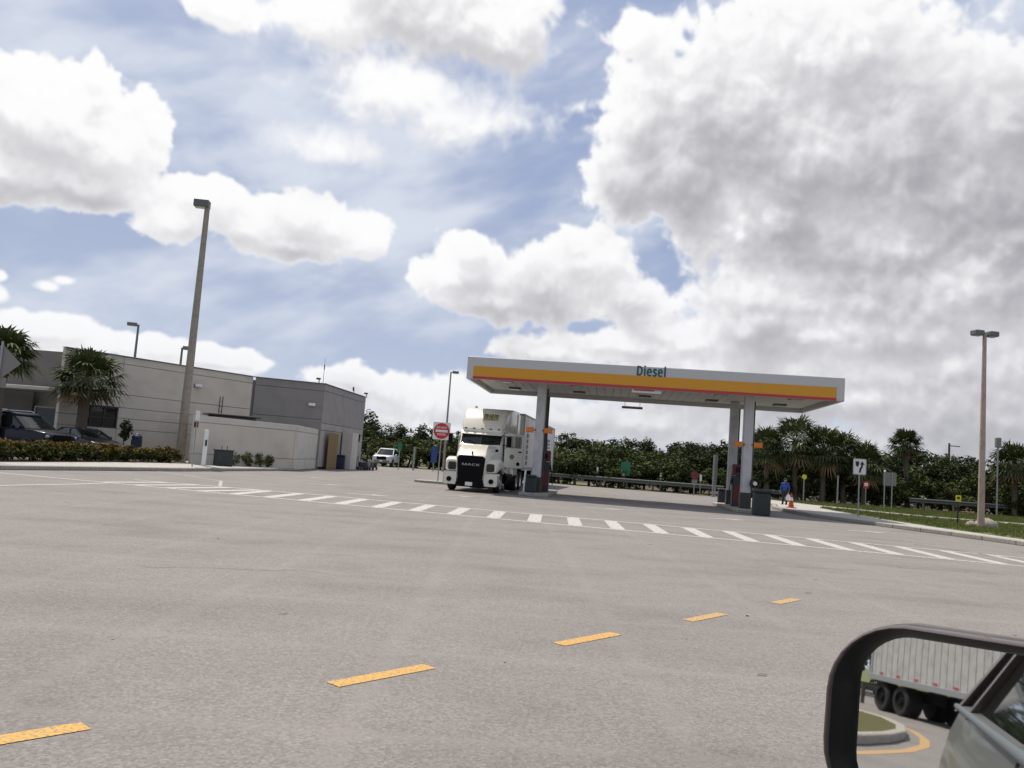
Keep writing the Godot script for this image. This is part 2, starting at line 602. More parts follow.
# ---------------------------------------------------------------- materials
func build_materials() -> void:
	# asphalt: pale aggregate, worn bands and oil over it
	var agg := ntex(noise(FastNoiseLite.TYPE_CELLULAR, 0.11, 1, 3, FastNoiseLite.RETURN_CELL_VALUE), 1024, [[0.0, lin(0.180, 0.167, 0.158)], [0.35, lin(0.220, 0.205, 0.195)], [0.7, lin(0.240, 0.225, 0.214)], [1.0, lin(0.285, 0.268, 0.255)]])
	var patch := ntex(noise(FastNoiseLite.TYPE_SIMPLEX_SMOOTH, 0.009, 6, 8), 1024, [[0.0, Color(0.88, 0.875, 0.87)], [0.34, Color(0.955, 0.95, 0.945)], [0.5, Color(0.975, 0.97, 0.965)], [0.68, Color(1, 0.995, 0.985)], [1.0, Color(0.93, 0.92, 0.91)]])
	var a := mat("asphalt", Color.WHITE, 0.88)
	a.albedo_texture = agg
	a.uv1_scale = Vector3.ONE / 1.9
	a.detail_enabled = true
	a.detail_albedo = patch
	a.detail_blend_mode = BaseMaterial3D.BLEND_MODE_MUL
	a.detail_uv_layer = BaseMaterial3D.DETAIL_UV_2
	a.uv2_scale = Vector3(1.0 / 31.0, 1.0 / 19.0, 1)
	a.normal_enabled = true
	a.normal_texture = ntex(noise(FastNoiseLite.TYPE_SIMPLEX, 0.16, 3, 5), 1024, [], true, 5.0)
	a.normal_scale = 0.7
	var old := ntex(noise(FastNoiseLite.TYPE_SIMPLEX_SMOOTH, 0.03, 5, 15), 512, [[0.0, lin(0.05, 0.047, 0.044)], [0.5, lin(0.075, 0.07, 0.066)], [1.0, lin(0.11, 0.10, 0.095)]])
	textured("lot_asphalt", old, 0.2, 0.9)
	var conc := ntex(noise(FastNoiseLite.TYPE_SIMPLEX_SMOOTH, 0.02, 6, 21), 512, [[0.0, lin(0.24, 0.23, 0.21)], [0.45, lin(0.36, 0.345, 0.32)], [1.0, lin(0.44, 0.42, 0.395)]])
	textured("concrete", conc, 0.3, 0.9)
	textured("kerb_concrete", conc, 0.7, 0.9, true, Color(0.93, 0.92, 0.90))
	var gr := ntex(noise(FastNoiseLite.TYPE_SIMPLEX_SMOOTH, 0.05, 5, 31), 512, [[0.0, lin(0.07, 0.082, 0.026)], [0.5, lin(0.115, 0.135, 0.042)], [0.8, lin(0.15, 0.15, 0.06)], [1.0, lin(0.19, 0.165, 0.09)]])
	textured("turf", gr, 0.25, 1.0)
	var mu := ntex(noise(FastNoiseLite.TYPE_CELLULAR, 0.09, 2, 33, FastNoiseLite.RETURN_CELL_VALUE), 512, [[0.0, lin(0.035, 0.024, 0.017)], [0.6, lin(0.075, 0.052, 0.038)], [1.0, lin(0.14, 0.10, 0.075)]])
	textured("mulch", mu, 0.6, 1.0)
	# paint on the ground, worn through in places
	var wp := ntex(noise(FastNoiseLite.TYPE_SIMPLEX, 0.035, 5, 41), 512, [[0.0, lin(0.23, 0.218, 0.207)], [0.34, lin(0.33, 0.318, 0.305)], [0.5, lin(0.43, 0.418, 0.405)], [1.0, lin(0.50, 0.488, 0.475)]])
	textured("white_paint", wp, 0.5, 0.7)
	var op := ntex(noise(FastNoiseLite.TYPE_SIMPLEX, 0.035, 5, 43), 512, [[0.0, lin(0.22, 0.20, 0.185)], [0.4, lin(0.26, 0.245, 0.23)], [0.62, lin(0.40, 0.385, 0.37)], [1.0, lin(0.60, 0.59, 0.57)]])
	textured("old_white_paint", op, 0.7, 0.8)
	var yp := ntex(noise(FastNoiseLite.TYPE_SIMPLEX, 0.04, 5, 47), 512, [[0.0, lin(0.20, 0.18, 0.16)], [0.30, lin(0.26, 0.20, 0.13)], [0.40, lin(0.48, 0.265, 0.06)], [0.55, lin(0.55, 0.29, 0.045)], [1.0, lin(0.60, 0.34, 0.07)]])
	textured("yellow_paint", yp, 1.3, 0.7)
	var yo := ntex(noise(FastNoiseLite.TYPE_SIMPLEX, 0.04, 5, 48), 512, [[0.0, lin(0.20, 0.18, 0.16)], [0.42, lin(0.30, 0.22, 0.14)], [0.58, lin(0.52, 0.30, 0.08)], [1.0, lin(0.62, 0.37, 0.10)]])
	textured("worn_yellow_paint", yo, 1.3, 0.8)
	# walls
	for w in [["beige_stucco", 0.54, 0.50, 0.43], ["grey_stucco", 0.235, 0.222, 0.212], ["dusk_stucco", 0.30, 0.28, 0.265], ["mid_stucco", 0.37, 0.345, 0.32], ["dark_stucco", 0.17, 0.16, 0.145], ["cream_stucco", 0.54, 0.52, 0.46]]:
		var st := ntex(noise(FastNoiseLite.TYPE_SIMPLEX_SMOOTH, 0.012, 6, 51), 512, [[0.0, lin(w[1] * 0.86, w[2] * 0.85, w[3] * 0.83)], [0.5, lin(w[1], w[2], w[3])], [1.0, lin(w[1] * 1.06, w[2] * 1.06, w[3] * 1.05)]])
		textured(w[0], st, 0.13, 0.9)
	mat("joint", lin(0.30, 0.28, 0.25), 0.9)
	mat("dark_glass", lin(0.012, 0.016, 0.018), 0.06)
	mat("frame_dark", lin(0.035, 0.035, 0.035), 0.5)
	# metals, plastics and paint
	mat("white_metal", lin(0.66, 0.66, 0.67), 0.45)
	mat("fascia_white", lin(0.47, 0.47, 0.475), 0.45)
	mat("fascia_yellow", lin(0.58, 0.265, 0.010), 0.45)
	mat("fascia_red", lin(0.40, 0.035, 0.04), 0.45)
	mat("soffit", lin(0.42, 0.415, 0.40), 0.6)
	mat("letter_green", lin(0.008, 0.075, 0.075), 0.5)
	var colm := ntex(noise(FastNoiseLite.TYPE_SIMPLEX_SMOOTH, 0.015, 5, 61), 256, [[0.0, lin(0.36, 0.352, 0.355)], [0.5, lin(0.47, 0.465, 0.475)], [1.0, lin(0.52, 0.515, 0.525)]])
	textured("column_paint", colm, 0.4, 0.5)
	mat("bin_green", lin(0.022, 0.032, 0.034), 0.6)
	mat("black_plastic", lin(0.013, 0.013, 0.014), 0.45)
	mat("grey_metal", lin(0.24, 0.24, 0.24), 0.45, 0.6)
	mat("galvanised", lin(0.30, 0.31, 0.31), 0.5, 0.5)
	mat("dull_steel", lin(0.10, 0.108, 0.10), 0.7, 0.2)
	mat("orange_sign", lin(0.66, 0.17, 0.02), 0.6)
	mat("sign_red", lin(0.50, 0.022, 0.03), 0.45)
	mat("sign_white", lin(0.72, 0.72, 0.70), 0.45)
	mat("sign_black", lin(0.012, 0.012, 0.012), 0.5)
	mat("sign_green", lin(0.01, 0.16, 0.085), 0.45)
	mat("sign_blue", lin(0.02, 0.06, 0.22), 0.45)
	mat("sign_yellow", lin(0.60, 0.55, 0.03), 0.45)
	mat("sign_back", lin(0.20, 0.195, 0.185), 0.55, 0.3)
	mat("dull_red", lin(0.13, 0.022, 0.022), 0.55)
	var pole := ntex(noise(FastNoiseLite.TYPE_SIMPLEX_SMOOTH, 0.02, 5, 71), 256, [[0.0, lin(0.22, 0.19, 0.15)], [0.5, lin(0.30, 0.265, 0.215)], [1.0, lin(0.34, 0.30, 0.25)]])
	textured("concrete_pole", pole, 0.5, 0.85)
	var polep := ntex(noise(FastNoiseLite.TYPE_SIMPLEX_SMOOTH, 0.02, 5, 72), 256, [[0.0, lin(0.27, 0.20, 0.165)], [0.5, lin(0.37, 0.285, 0.245)], [1.0, lin(0.42, 0.33, 0.285)]])
	textured("pink_pole", polep, 0.5, 0.85)
	mat("lamp_grey", lin(0.10, 0.115, 0.12), 0.5)
	mat("lamp_lens", lin(0.55, 0.55, 0.52), 0.25)
	var wood := ntex(noise(FastNoiseLite.TYPE_SIMPLEX_SMOOTH, 0.03, 5, 75), 256, [[0.0, lin(0.16, 0.10, 0.035)], [0.5, lin(0.26, 0.175, 0.075)], [1.0, lin(0.33, 0.23, 0.11)]])
	textured("wood", wood, 1.2, 0.8)
	mat("orange_plastic", lin(0.48, 0.075, 0.022), 0.6)
	mat("tail_red", lin(0.30, 0.012, 0.012), 0.15)
	mat("car_glass", lin(0.012, 0.015, 0.015), 0.03)
	mat("bin_blue", lin(0.01, 0.014, 0.05), 0.5)

# a strip of paint along a line of (x, z) points
func stripe(pts: Array, width: float, y: float) -> ArrayMesh:
	var left := PackedVector2Array()
	var right := PackedVector2Array()
	for i in pts.size():
		var d: Vector2 = (pts[mini(i + 1, pts.size() - 1)] - pts[maxi(i - 1, 0)]).normalized()
		var o := Vector2(-d.y, d.x) * width * 0.5
		left.append(pts[i] + o)
		right.append(pts[i] - o)
	var poly := left.duplicate()
	right.reverse()
	poly.append_array(right)
	return sheet(poly, y)

func on_line(pts: Array, x: float) -> Vector2:
	for i in pts.size() - 1:
		if x <= pts[i + 1].x or i == pts.size() - 2:
			return pts[i].lerp(pts[i + 1], (x - pts[i].x) / (pts[i + 1].x - pts[i].x))
	return pts[-1]

# a kerb: joined stones of concrete along a line, rounded at the top
func kerb(parent: Node, pts: Array, w: float, h: float, step: float, y0 := 0.0) -> void:
	for i in pts.size() - 1:
		var a: Vector2 = pts[i]
		var b: Vector2 = pts[i + 1]
		var n := maxi(1, int(round(a.distance_to(b) / step)))
		for k in n:
			var p := a.lerp(b, float(k) / n)
			var q := a.lerp(b, float(k + 1) / n)
			var d := (q - p).normalized()
			var len := p.distance_to(q) - 0.012
			var m := (p + q) * 0.5
			part("kerb_stone", Shape.new().bevel(Vector3(0, h * 0.5, 0), Vector3(len, h, w), 0.022).done(), M.kerb_concrete, parent, Vector3(m.x, y0, m.y), Basis(Vector3.UP, -atan2(d.y, d.x)))

func V2(list: Array) -> PackedVector2Array:
	var o := PackedVector2Array()
	for p in list:
		o.append(Vector2(p[0], p[1]))
	return o

# ---------------------------------------------------------------- ground
var left_kerb := [Vector2(-17.6, -23.0), Vector2(-16.9, -26.0), Vector2(-16.2, -28.6), Vector2(-15.45, -31.9), Vector2(-14.25, -36.4), Vector2(-13.45, -42.3), Vector2(-12.5, -49.05)]
var right_kerb := [Vector2(15.4, -47.5), Vector2(14.4, -44.4), Vector2(13.9, -41.0), Vector2(13.9, -37.5), Vector2(14.5, -35.0), Vector2(15.2, -32.4), Vector2(16.1, -29.8), Vector2(16.7, -27.0), Vector2(17.2, -22.0), Vector2(18.5, -12.0)]

func build_ground() -> void:
	setting("ground", sheet(V2([[-1500, -1500], [1500, -1500], [1500, 1500], [-1500, 1500]]), -0.03), M.turf)
	setting("road", sheet(V2([[-75, 75], [60, 75], [60, -44], [30, -60.5], [20, -60.5], [12, -63], [3, -66], [-7, -92], [-40, -98], [-75, -98]]), 0.0), M.asphalt)
	# white hatched strip between the two lanes
	var low := [Vector2(-26.0, -28.2), Vector2(-15.34, -25.6), Vector2(-11.5, -24.65), Vector2(-8.6, -23.85), Vector2(-4.4, -22.7), Vector2(-1.66, -22.0), Vector2(0.94, -21.25), Vector2(4.36, -20.5), Vector2(7.43, -19.82), Vector2(11.72, -18.75), Vector2(18.0, -16.9), Vector2(26.0, -14.2)]
	var high := [Vector2(-12.05, -27.25), Vector2(-9.87, -27.0), Vector2(-5.14, -26.2), Vector2(-1.91, -25.3), Vector2(0.1, -24.75), Vector2(2.98, -24.15), Vector2(5.03, -23.6), Vector2(7.65, -22.95), Vector2(9.81, -22.4), Vector2(13.37, -21.4), Vector2(19.0, -19.6), Vector2(26.0, -17.2)]
	var strip := Node3D.new()
	strip.name = "road_marking"
	add_child(strip)
	strip.set_meta("kind", "structure")
	part("edge_line", stripe(low, 0.2, 0.004), M.white_paint, strip)
	part("edge_line", stripe(high, 0.19, 0.004), M.white_paint, strip)
	var x := -11.85
	while x < 20.0:
		var a := on_line(low, x)
		var b := on_line(high, x + 0.18)
		if x > -8.2:
			var da := Vector2(0.18, -0.045)
			part("bar", sheet(PackedVector2Array([a - da + Vector2(0, -0.09), a + da + Vector2(0, -0.09), b + da + Vector2(0, 0.09), b - da + Vector2(0, 0.09)]), 0.004), M.white_paint, strip)
		else:
			# the bars grow longer and lie down where the strip turns off
			var b2 := on_line(high, x + 0.9)
			part("bar", sheet(PackedVector2Array([a + Vector2(-0.19, -0.09), a + Vector2(0.19, -0.09), b2 + Vector2(0.19, 0.09), b2 + Vector2(-0.19, 0.09)]), 0.004), M.white_paint, strip)
		x += 1.055
	# lines that join it on the left
	part("lane_line", stripe([Vector2(-14.2, -16.2), Vector2(-12.28, -20.4), Vector2(-11.75, -23.0), Vector2(-11.6, -24.5)], 0.16, 0.004), M.white_paint, strip)
	part("lane_line", stripe([Vector2(-16.6, -37.0), Vector2(-13.7, -34.1), Vector2(-10.4, -30.7), Vector2(-9.2, -27.1)], 0.12, 0.004), M.old_white_paint, strip)
	part("lane_line", stripe([Vector2(-12.5, -38.4), Vector2(-9.0, -36.5), Vector2(-6.0, -35.0)], 0.12, 0.004), M.old_white_paint, strip)
	part("lane_line", stripe([Vector2(-11.6, -44.0), Vector2(-7.6, -42.0), Vector2(-4.6, -40.4)], 0.12, 0.004), M.old_white_paint, strip)
	# yellow dashes in the near lane
	var dashes := Node3D.new()
	dashes.name = "lane_dashes"
	add_child(dashes)
	dashes.set_meta("kind", "structure")
	for s in [[-2.72, -3.68, -2.04, -4.38, 0], [-1.0, -5.44, -0.44, -6.08, 0], [0.55, -7.12, 1.12, -7.76, 0], [1.98, -8.70, 2.50, -9.30, 1], [3.42, -10.36, 3.86, -10.86, 1]]:
		part("dash", stripe([Vector2(s[0], s[1]), Vector2(s[2], s[3])], 0.135, 0.004), M.yellow_paint if s[4] == 0 else M.worn_yellow_paint, dashes)
	# worn arrows on the far lanes
	var k := 0
	for s in [[-7.3, -34.1, 1.2], [-4.6, -28.6, 1.4], [-1.8, -32.5, 1.35], [3.8, -31.1, 1.35], [8.0, -29.9, 1.35], [12.4, -28.4, 1.35], [-9.5, -40.6, 1.35]]:
		var f := Vector2(sin(s[2]), -cos(s[2]))
		var n := Vector2(-f.y, f.x)
		var c := Vector2(s[0], s[1])
		var o := PackedVector2Array([c - f * 0.75 + n * 0.13, c + f * 0.1 + n * 0.13, c + f * 0.1 + n * 0.42, c + f * 0.8, c + f * 0.1 - n * 0.42, c + f * 0.1 - n * 0.13, c - f * 0.75 - n * 0.13])
		part("arrow", sheet(o, 0.004), M.old_white_paint, strip)
		k += 1
	# a crack sealed with tar near the right end of the strip, and small ones elsewhere
	var rng := RandomNumberGenerator.new()
	rng.seed = 5
	var tar := mat("tar", lin(0.075, 0.07, 0.067), 0.7)
	for s in [[11.6, -23.6, 13.2, -19.4, 0.05], [-4.0, -9.6, -2.2, -10.2, 0.012], [4.6, -14.8, 6.4, -15.1, 0.014], [7.6, -16.2, 9.2, -16.4, 0.016], [-9.0, -16.0, -6.6, -16.9, 0.014]]:
		var pts := []
		for i in 12:
			pts.append(Vector2(s[0], s[1]).lerp(Vector2(s[2], s[3]), i / 11.0) + Vector2(rng.randf_range(-1, 1), rng.randf_range(-1, 1)) * 0.09)
		part("tar_seam", stripe(pts, s[4], 0.006), tar, strip)
	# drips and smears of oil on the near lanes
	var oil := mat("oil", lin(0.135, 0.126, 0.118), 0.88)
	for i in 22:
		var c := Vector2(rng.randf_range(-9, 9), rng.randf_range(-19, -4.4))
		var r := rng.randf_range(0.012, 0.04)
		var o := PackedVector2Array()
		var stretch := rng.randf_range(1.2, 3.2)
		for kk in 11:
			var an := TAU * kk / 11.0
			var q := Vector2(cos(an) * stretch, sin(an)) * r * rng.randf_range(0.6, 1.2)
			o.append(c + q.rotated(-0.85))
		part("oil_spot", sheet(o, 0.003), oil, strip)
	# left pavement with its kerb
	var lp := V2([[-12.8, -49.1], [-13.0, -57.5], [-12.0, -67.8], [-24, -70], [-70, -70], [-70, -18], [-17.9, -18.0]])
	for i in left_kerb.size():
		lp.append(left_kerb[i] + Vector2(-0.2, 0))
	var lk := setting("pavement", slab(lp, -0.02, 0.148), M.concrete)
	kerb(lk, left_kerb, 0.2, 0.152, 1.5)
	setting("parking_lot", sheet(V2([[-19.6, -24], [-19.6, -38.5], [-18.9, -46.5], [-21.2, -46.6], [-24.6, -43.6], [-60, -43.2], [-60, -24]]), 0.154), M.lot_asphalt)
	# right pavement, verges and the path
	var rp := PackedVector2Array()
	for i in right_kerb.size():
		rp.append(right_kerb[i] + Vector2(0.2, 0))
	rp.append_array(V2([[60, -12], [60, -60], [30, -60], [16.6, -58]]))
	var rk := setting("sidewalk", slab(rp, -0.02, 0.148), M.concrete)
	kerb(rk, right_kerb, 0.2, 0.152, 1.5)
	var near := V2([[17.7, -46.7], [17.2, -42.0], [16.75, -37.0], [16.9, -32.0], [17.6, -27.2], [18.6, -22.0], [60, -22], [60, -41], [26.5, -42.4], [23.5, -42.9], [21.5, -43.1], [20.3, -44.8], [19.2, -46.3], [18.3, -47.6]])
	var far := V2([[19.5, -52.6], [20.3, -52.2], [22.0, -48.8], [23.3, -46.7], [25.4, -46.4], [28.6, -45.9], [60, -44.5], [60, -59.8], [30, -59.8], [18.5, -58.0]])
	verge_near = near
	verge_far = far
	setting("verge", slab(near, 0.10, 0.17), M.turf)
	setting("verge", slab(far, 0.10, 0.17), M.turf)
	# planted strip behind the canopy and bare soil under the trees
	setting("planting_strip", sheet(V2([[-8, -93], [-1, -74], [3.2, -66.5], [12.2, -63.4], [20.2, -60.9], [60, -60.4], [60, -80], [-8, -105]]), 0.012), M.turf)
	setting("soil", sheet(V2([[26.2, -52.3], [31, -51.0], [38, -52.5], [60, -53.0], [60, -59.6], [31, -59.6], [26.5, -56.5]]), 0.175), M.mulch)
	setting("soil", sheet(V2([[21.0, -60.9], [60, -60.5], [60, -120], [-60, -160], [-9, -104], [10, -70]]), 0.018), M.mulch)
	setting("planting_bed", sheet(V2([[-19.6, -24], [-18.0, -24], [-17.75, -31.6], [-17.6, -37.8], [-16.75, -42.6], [-16.3, -43.3], [-18.4, -46.4], [-18.9, -46.5], [-19.6, -38.5]]), 0.153), M.mulch)

var verge_near: PackedVector2Array
var verge_far: PackedVector2Array

# ---------------------------------------------------------------- fuel canopy
func font(bold := true) -> SystemFont:
	var f := SystemFont.new()
	f.font_names = PackedStringArray(["Droid Sans"])
	f.font_weight = 700 if bold else 400
	return f

func letters(text: String, high: float, deep := 0.012, bold := true) -> TextMesh:
	var t := TextMesh.new()
	t.text = text
	t.font = font(bold)
	t.font_size = 64
	t.pixel_size = high / 46.0
	t.depth = deep
	t.curve_step = 2.0
	return t

func build_canopy() -> void:
	var L := 16.6
	var D := 7.7
	var c := thing("fuel_canopy", Vector3(-2.1, 0, -37.6), -deg_to_rad(7.0), "long white fuel station canopy with yellow and red stripe lettered Diesel", "canopy")
	var y0 := 5.1
	var y1 := 6.13
	# fascia boards all round, then the coloured bands on the near one
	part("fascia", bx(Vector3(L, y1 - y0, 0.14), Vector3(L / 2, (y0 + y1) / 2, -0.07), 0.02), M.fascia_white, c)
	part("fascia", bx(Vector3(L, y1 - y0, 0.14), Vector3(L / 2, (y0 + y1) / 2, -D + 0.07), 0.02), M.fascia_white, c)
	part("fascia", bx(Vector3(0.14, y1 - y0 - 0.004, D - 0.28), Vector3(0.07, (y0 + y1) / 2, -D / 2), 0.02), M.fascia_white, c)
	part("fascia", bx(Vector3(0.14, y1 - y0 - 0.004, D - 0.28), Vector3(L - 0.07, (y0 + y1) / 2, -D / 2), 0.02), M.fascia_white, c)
	for side in [[0.006, 0.0], [-D - 0.006, PI]]:
		var seg := 5
		var w := (L - 0.64) / seg
		for i in seg:
			part("yellow_band", bx(Vector3(w - 0.006, 0.46, 0.02), Vector3(0.30 + w * (i + 0.5), y0 + 0.365, side[0])), M.fascia_yellow, c)
			part("red_band", bx(Vector3(w - 0.006, 0.125, 0.02), Vector3(0.30 + w * (i + 0.5), y0 + 0.068, side[0])), M.fascia_red, c)
	# roof deck and the ribbed ceiling, set up inside the boards
	part("roof_deck", bx(Vector3(L - 0.28, 0.06, D - 0.28), Vector3(L / 2, 5.9, -D / 2)), M.grey_metal, c)
	var planks := 40
	var pw := (L - 0.34) / planks
	var plank := Shape.new().bevel(Vector3.ZERO, Vector3(pw - 0.012, 0.03, D - 0.36), 0.008).done()
	for i in planks:
		part("ceiling_plank", plank, M.soffit, c, Vector3(0.17 + pw * (i + 0.5), y0 + 0.24, -D / 2))
	var lamp := Shape.new().bevel(Vector3.ZERO, Vector3(0.62, 0.10, 0.62), 0.03).done()
	var lens := bx(Vector3(0.46, 0.02, 0.46))
	for i in 5:
		for z in [-2.0, -5.7]:
			var lx := 1.6 + 3.35 * i
			var o := part("ceiling_light", lamp, M.lamp_grey, c, Vector3(lx, y0 + 0.185, z))
			part("lens", lens, M.lamp_lens, o, Vector3(0, -0.058, 0))
	# columns
	for u in [3.38, 12.86]:
		for v in [1.6, 6.0]:
			if u < 5 and v > 5:
				u = 3.12
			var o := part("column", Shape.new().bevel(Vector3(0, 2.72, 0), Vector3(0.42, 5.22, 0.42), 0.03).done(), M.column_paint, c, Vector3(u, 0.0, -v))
			part("base_guard", Shape.new().bevel(Vector3(0, 0.5, 0), Vector3(0.48, 0.72, 0.48), 0.02).done(), M.frame_dark, o)
			part("downpipe", Shape.new().tube([Vector3(0.27, 0.9, -0.1), Vector3(0.27, 5.0, -0.1)], [0.045], 8).done(), M.frame_dark, o)
	# the word on the white band
	var w := part("lettering", letters("Diesel", 0.44, 0.02), M.letter_green, c, Vector3(8.30, y0 + 0.81, 0.012))
	w.scale = Vector3(0.74, 1.0, 1.0)
	w.set_meta("label", "dark green word Diesel")
	# a small clearance plate hung under the near board
	var pl := part("clearance_plate", bx(Vector3(1.3, 0.17, 0.02)), M.sign_white, c, Vector3(8.15, y0 - 0.06, -0.2))
	part("plate_band", bx(Vector3(0.9, 0.05, 0.006)), M.fascia_red, pl, Vector3(-0.1, 0.03, 0.014))
	# bar hung over the far lane
	var bar := thing("clearance_bar", local(c, Vector3(7.75, 4.84, -7.9)), c.rotation.y, "grey clearance bar hanging on chains behind the canopy", "clearance bar")
	part("bar", Shape.new().bevel(Vector3.ZERO, Vector3(1.12, 0.14, 0.12), 0.03).done(), M.lamp_grey, bar)
	for s in [-0.4, 0.4]:
		part("chain", Shape.new().tube([Vector3(s, 0.07, 0.0), Vector3(s, 0.42, 0.12)], [0.012], 5).done(), M.frame_dark, bar)
	# islands with their kerbs
	for u in [3.38, 12.86]:
		var at := local(c, Vector3(u, 0, -3.9))
		var isl := part("pump_island", Shape.new().bevel(Vector3(0, 0.07, 0), Vector3(1.35, 0.16, 7.2), 0.03).done(), M.kerb_concrete, self, at, Basis(Vector3.UP, c.rotation.y))
		isl.set_meta("kind", "structure")
	# lane number plates on the two near columns
	var k := 0
	for u in [3.38, 12.86]:
		for side in [-1.0, 1.0]:
			var near_col: String = "left" if u < 5 else "right"
			var sd: String = "left" if side < 0 else "right"
			var s := thing("lane_sign", local(c, Vector3(u + side * 0.43, 3.02, -1.32)), c.rotation.y, "small orange plate on the %s side of the near %s canopy column" % [sd, near_col], "sign", "orange plates on the canopy columns")
			part("plate", bx(Vector3(0.38, 0.24, 0.03), Vector3.ZERO, 0.01), M.orange_sign, s)
			part("bracket", bx(Vector3(0.3, 0.05, 0.03), Vector3(-side * 0.14, 0, -0.035)), M.frame_dark, s)
			for q in 3:
				part("print", bx(Vector3(0.07, 0.12 - 0.02 * q, 0.006), Vector3(-0.12 + 0.12 * q, 0.01, 0.018)), M.fascia_yellow, s)
			k += 1
	pumps(c)

func local(o: Node3D, p: Vector3) -> Vector3:
	return o.transform * p

func dispenser(at: Vector3, turn: float, label: String) -> void:
	var d := thing("fuel_dispenser", at, turn, label, "fuel pump", "fuel dispensers under the canopy")
	part("cabinet", Shape.new().bevel(Vector3(0, 0.72, 0), Vector3(0.62, 1.44, 0.5), 0.03).done(), M.frame_dark, d)
	part("head", Shape.new().bevel(Vector3(0, 1.72, 0), Vector3(0.66, 0.52, 0.46), 0.04).done(), M.dull_red, d)
	part("side_panel", bx(Vector3(0.5, 0.8, 0.012), Vector3(0, 0.62, 0.257)), M.dull_red, d)
	part("display", bx(Vector3(0.4, 0.26, 0.012), Vector3(0, 1.72, 0.237)), M.dark_glass, d)
	for s in [-1.0, 1.0]:
		var p := []
		for i in 13:
			var t := i / 12.0
			p.append(Vector3(s * (0.34 + 0.16 * sin(PI * t)), 1.5 - 1.3 * sin(PI * t) * (1.0 - 0.25 * t), 0.05 + 0.16 * t))
		part("hose", Shape.new().tube(p, [0.022], 6).done(), M.black_plastic, d)
		part("nozzle", Shape.new().bevel(Vector3(s * 0.35, 1.18, 0.12), Vector3(0.07, 0.26, 0.09), 0.02).done(), M.black_plastic, d)

func waste_bin(at: Vector3, turn: float, size: Vector3, label: String) -> void:
	var b := thing("waste_bin", at, turn, label, "waste bin", "dark waste bins on the pump islands")
	var w := size.x
	var h := size.y
	part("body", Shape.new().bevel(Vector3(0, h * 0.42, 0), Vector3(w * 0.92, h * 0.84, size.z * 0.92), 0.04).done(), M.bin_green, b)
	part("lid", Shape.new().bevel(Vector3(0, h * 0.93, 0), Vector3(w, h * 0.14, size.z), 0.05).done(), M.bin_green, b)
	part("flap", bx(Vector3(w * 0.5, h * 0.16, 0.02), Vector3(0, h * 0.74, size.z * 0.462)), M.black_plastic, b)
	for i in 7:
		part("rib", bx(Vector3(0.03, h * 0.56, 0.02), Vector3((i - 3) * w * 0.125, h * 0.33, size.z * 0.463)), M.bin_green, b)

func pumps(c: Node3D) -> void:
	var th := c.rotation.y
	dispenser(local(c, Vector3(3.55, 0.15, -3.1)), th, "dark fuel dispenser behind the near left canopy column")
	dispenser(local(c, Vector3(12.86, 0.15, -3.6)), th, "dark and red fuel dispenser between the two right canopy columns")
	waste_bin(Vector3(10.8, 0.0, -35.0), th, Vector3(0.72, 1.1, 0.72), "large dark bin standing at the near end of the right pump island")
	waste_bin(Vector3(12.1, 0.0, -46.3), th, Vector3(0.5, 0.86, 0.5), "small dark bin beyond the far right canopy column")
	waste_bin(local(c, Vector3(3.2, 0.15, -0.75)), th, Vector3(0.55, 0.8, 0.5), "dark bin at the foot of the near left canopy column")
	# white guard post beside the left column, leaning a little
	var b := thing("guard_post", local(c, Vector3(2.93, 0.15, -0.55)), th, "thin white post in front of the left pump island", "post")
	part("post", Shape.new().tube([Vector3.ZERO, Vector3(0.03, 1.0, 0)], [0.045], 10).done(), M.white_metal, b)
	part("foot_plate", Shape.new().bevel(Vector3(0, 0.012, 0), Vector3(0.2, 0.024, 0.2), 0.006).done(), M.grey_metal, b)
	# coiled hose on the near right column
	var h := thing("hose_reel", local(c, Vector3(13.22, 1.3, -1.32)), th, "coiled black hose hanging beside the near right canopy column", "hose reel")
	for k in 3:
		var ring := []
		for i in 21:
			var a := TAU * i / 20.0
			ring.append(Vector3(cos(a) * (0.2 + 0.012 * k), sin(a) * (0.2 + 0.012 * k), 0.04 * k))
		part("coil", Shape.new().tube(ring, [0.022], 6, false).done(), M.black_plastic, h)
	part("hub", Shape.new().lathe(Vector3(0, 0, -0.02), Vector3(0, 0, 1), [Vector2(0, 0), Vector2(0.09, 0), Vector2(0.09, 0.13), Vector2(0, 0.13)], 12).done(), M.sign_white, h)
	part("arm", bx(Vector3(0.2, 0.05, 0.05), Vector3(-0.12, 0, -0.03)), M.frame_dark, h)
	part("stand", Shape.new().tube([Vector3(0, -1.15, 0.04), Vector3(0, 0.0, 0.04)], [0.03], 8).done(), M.dull_red, h)


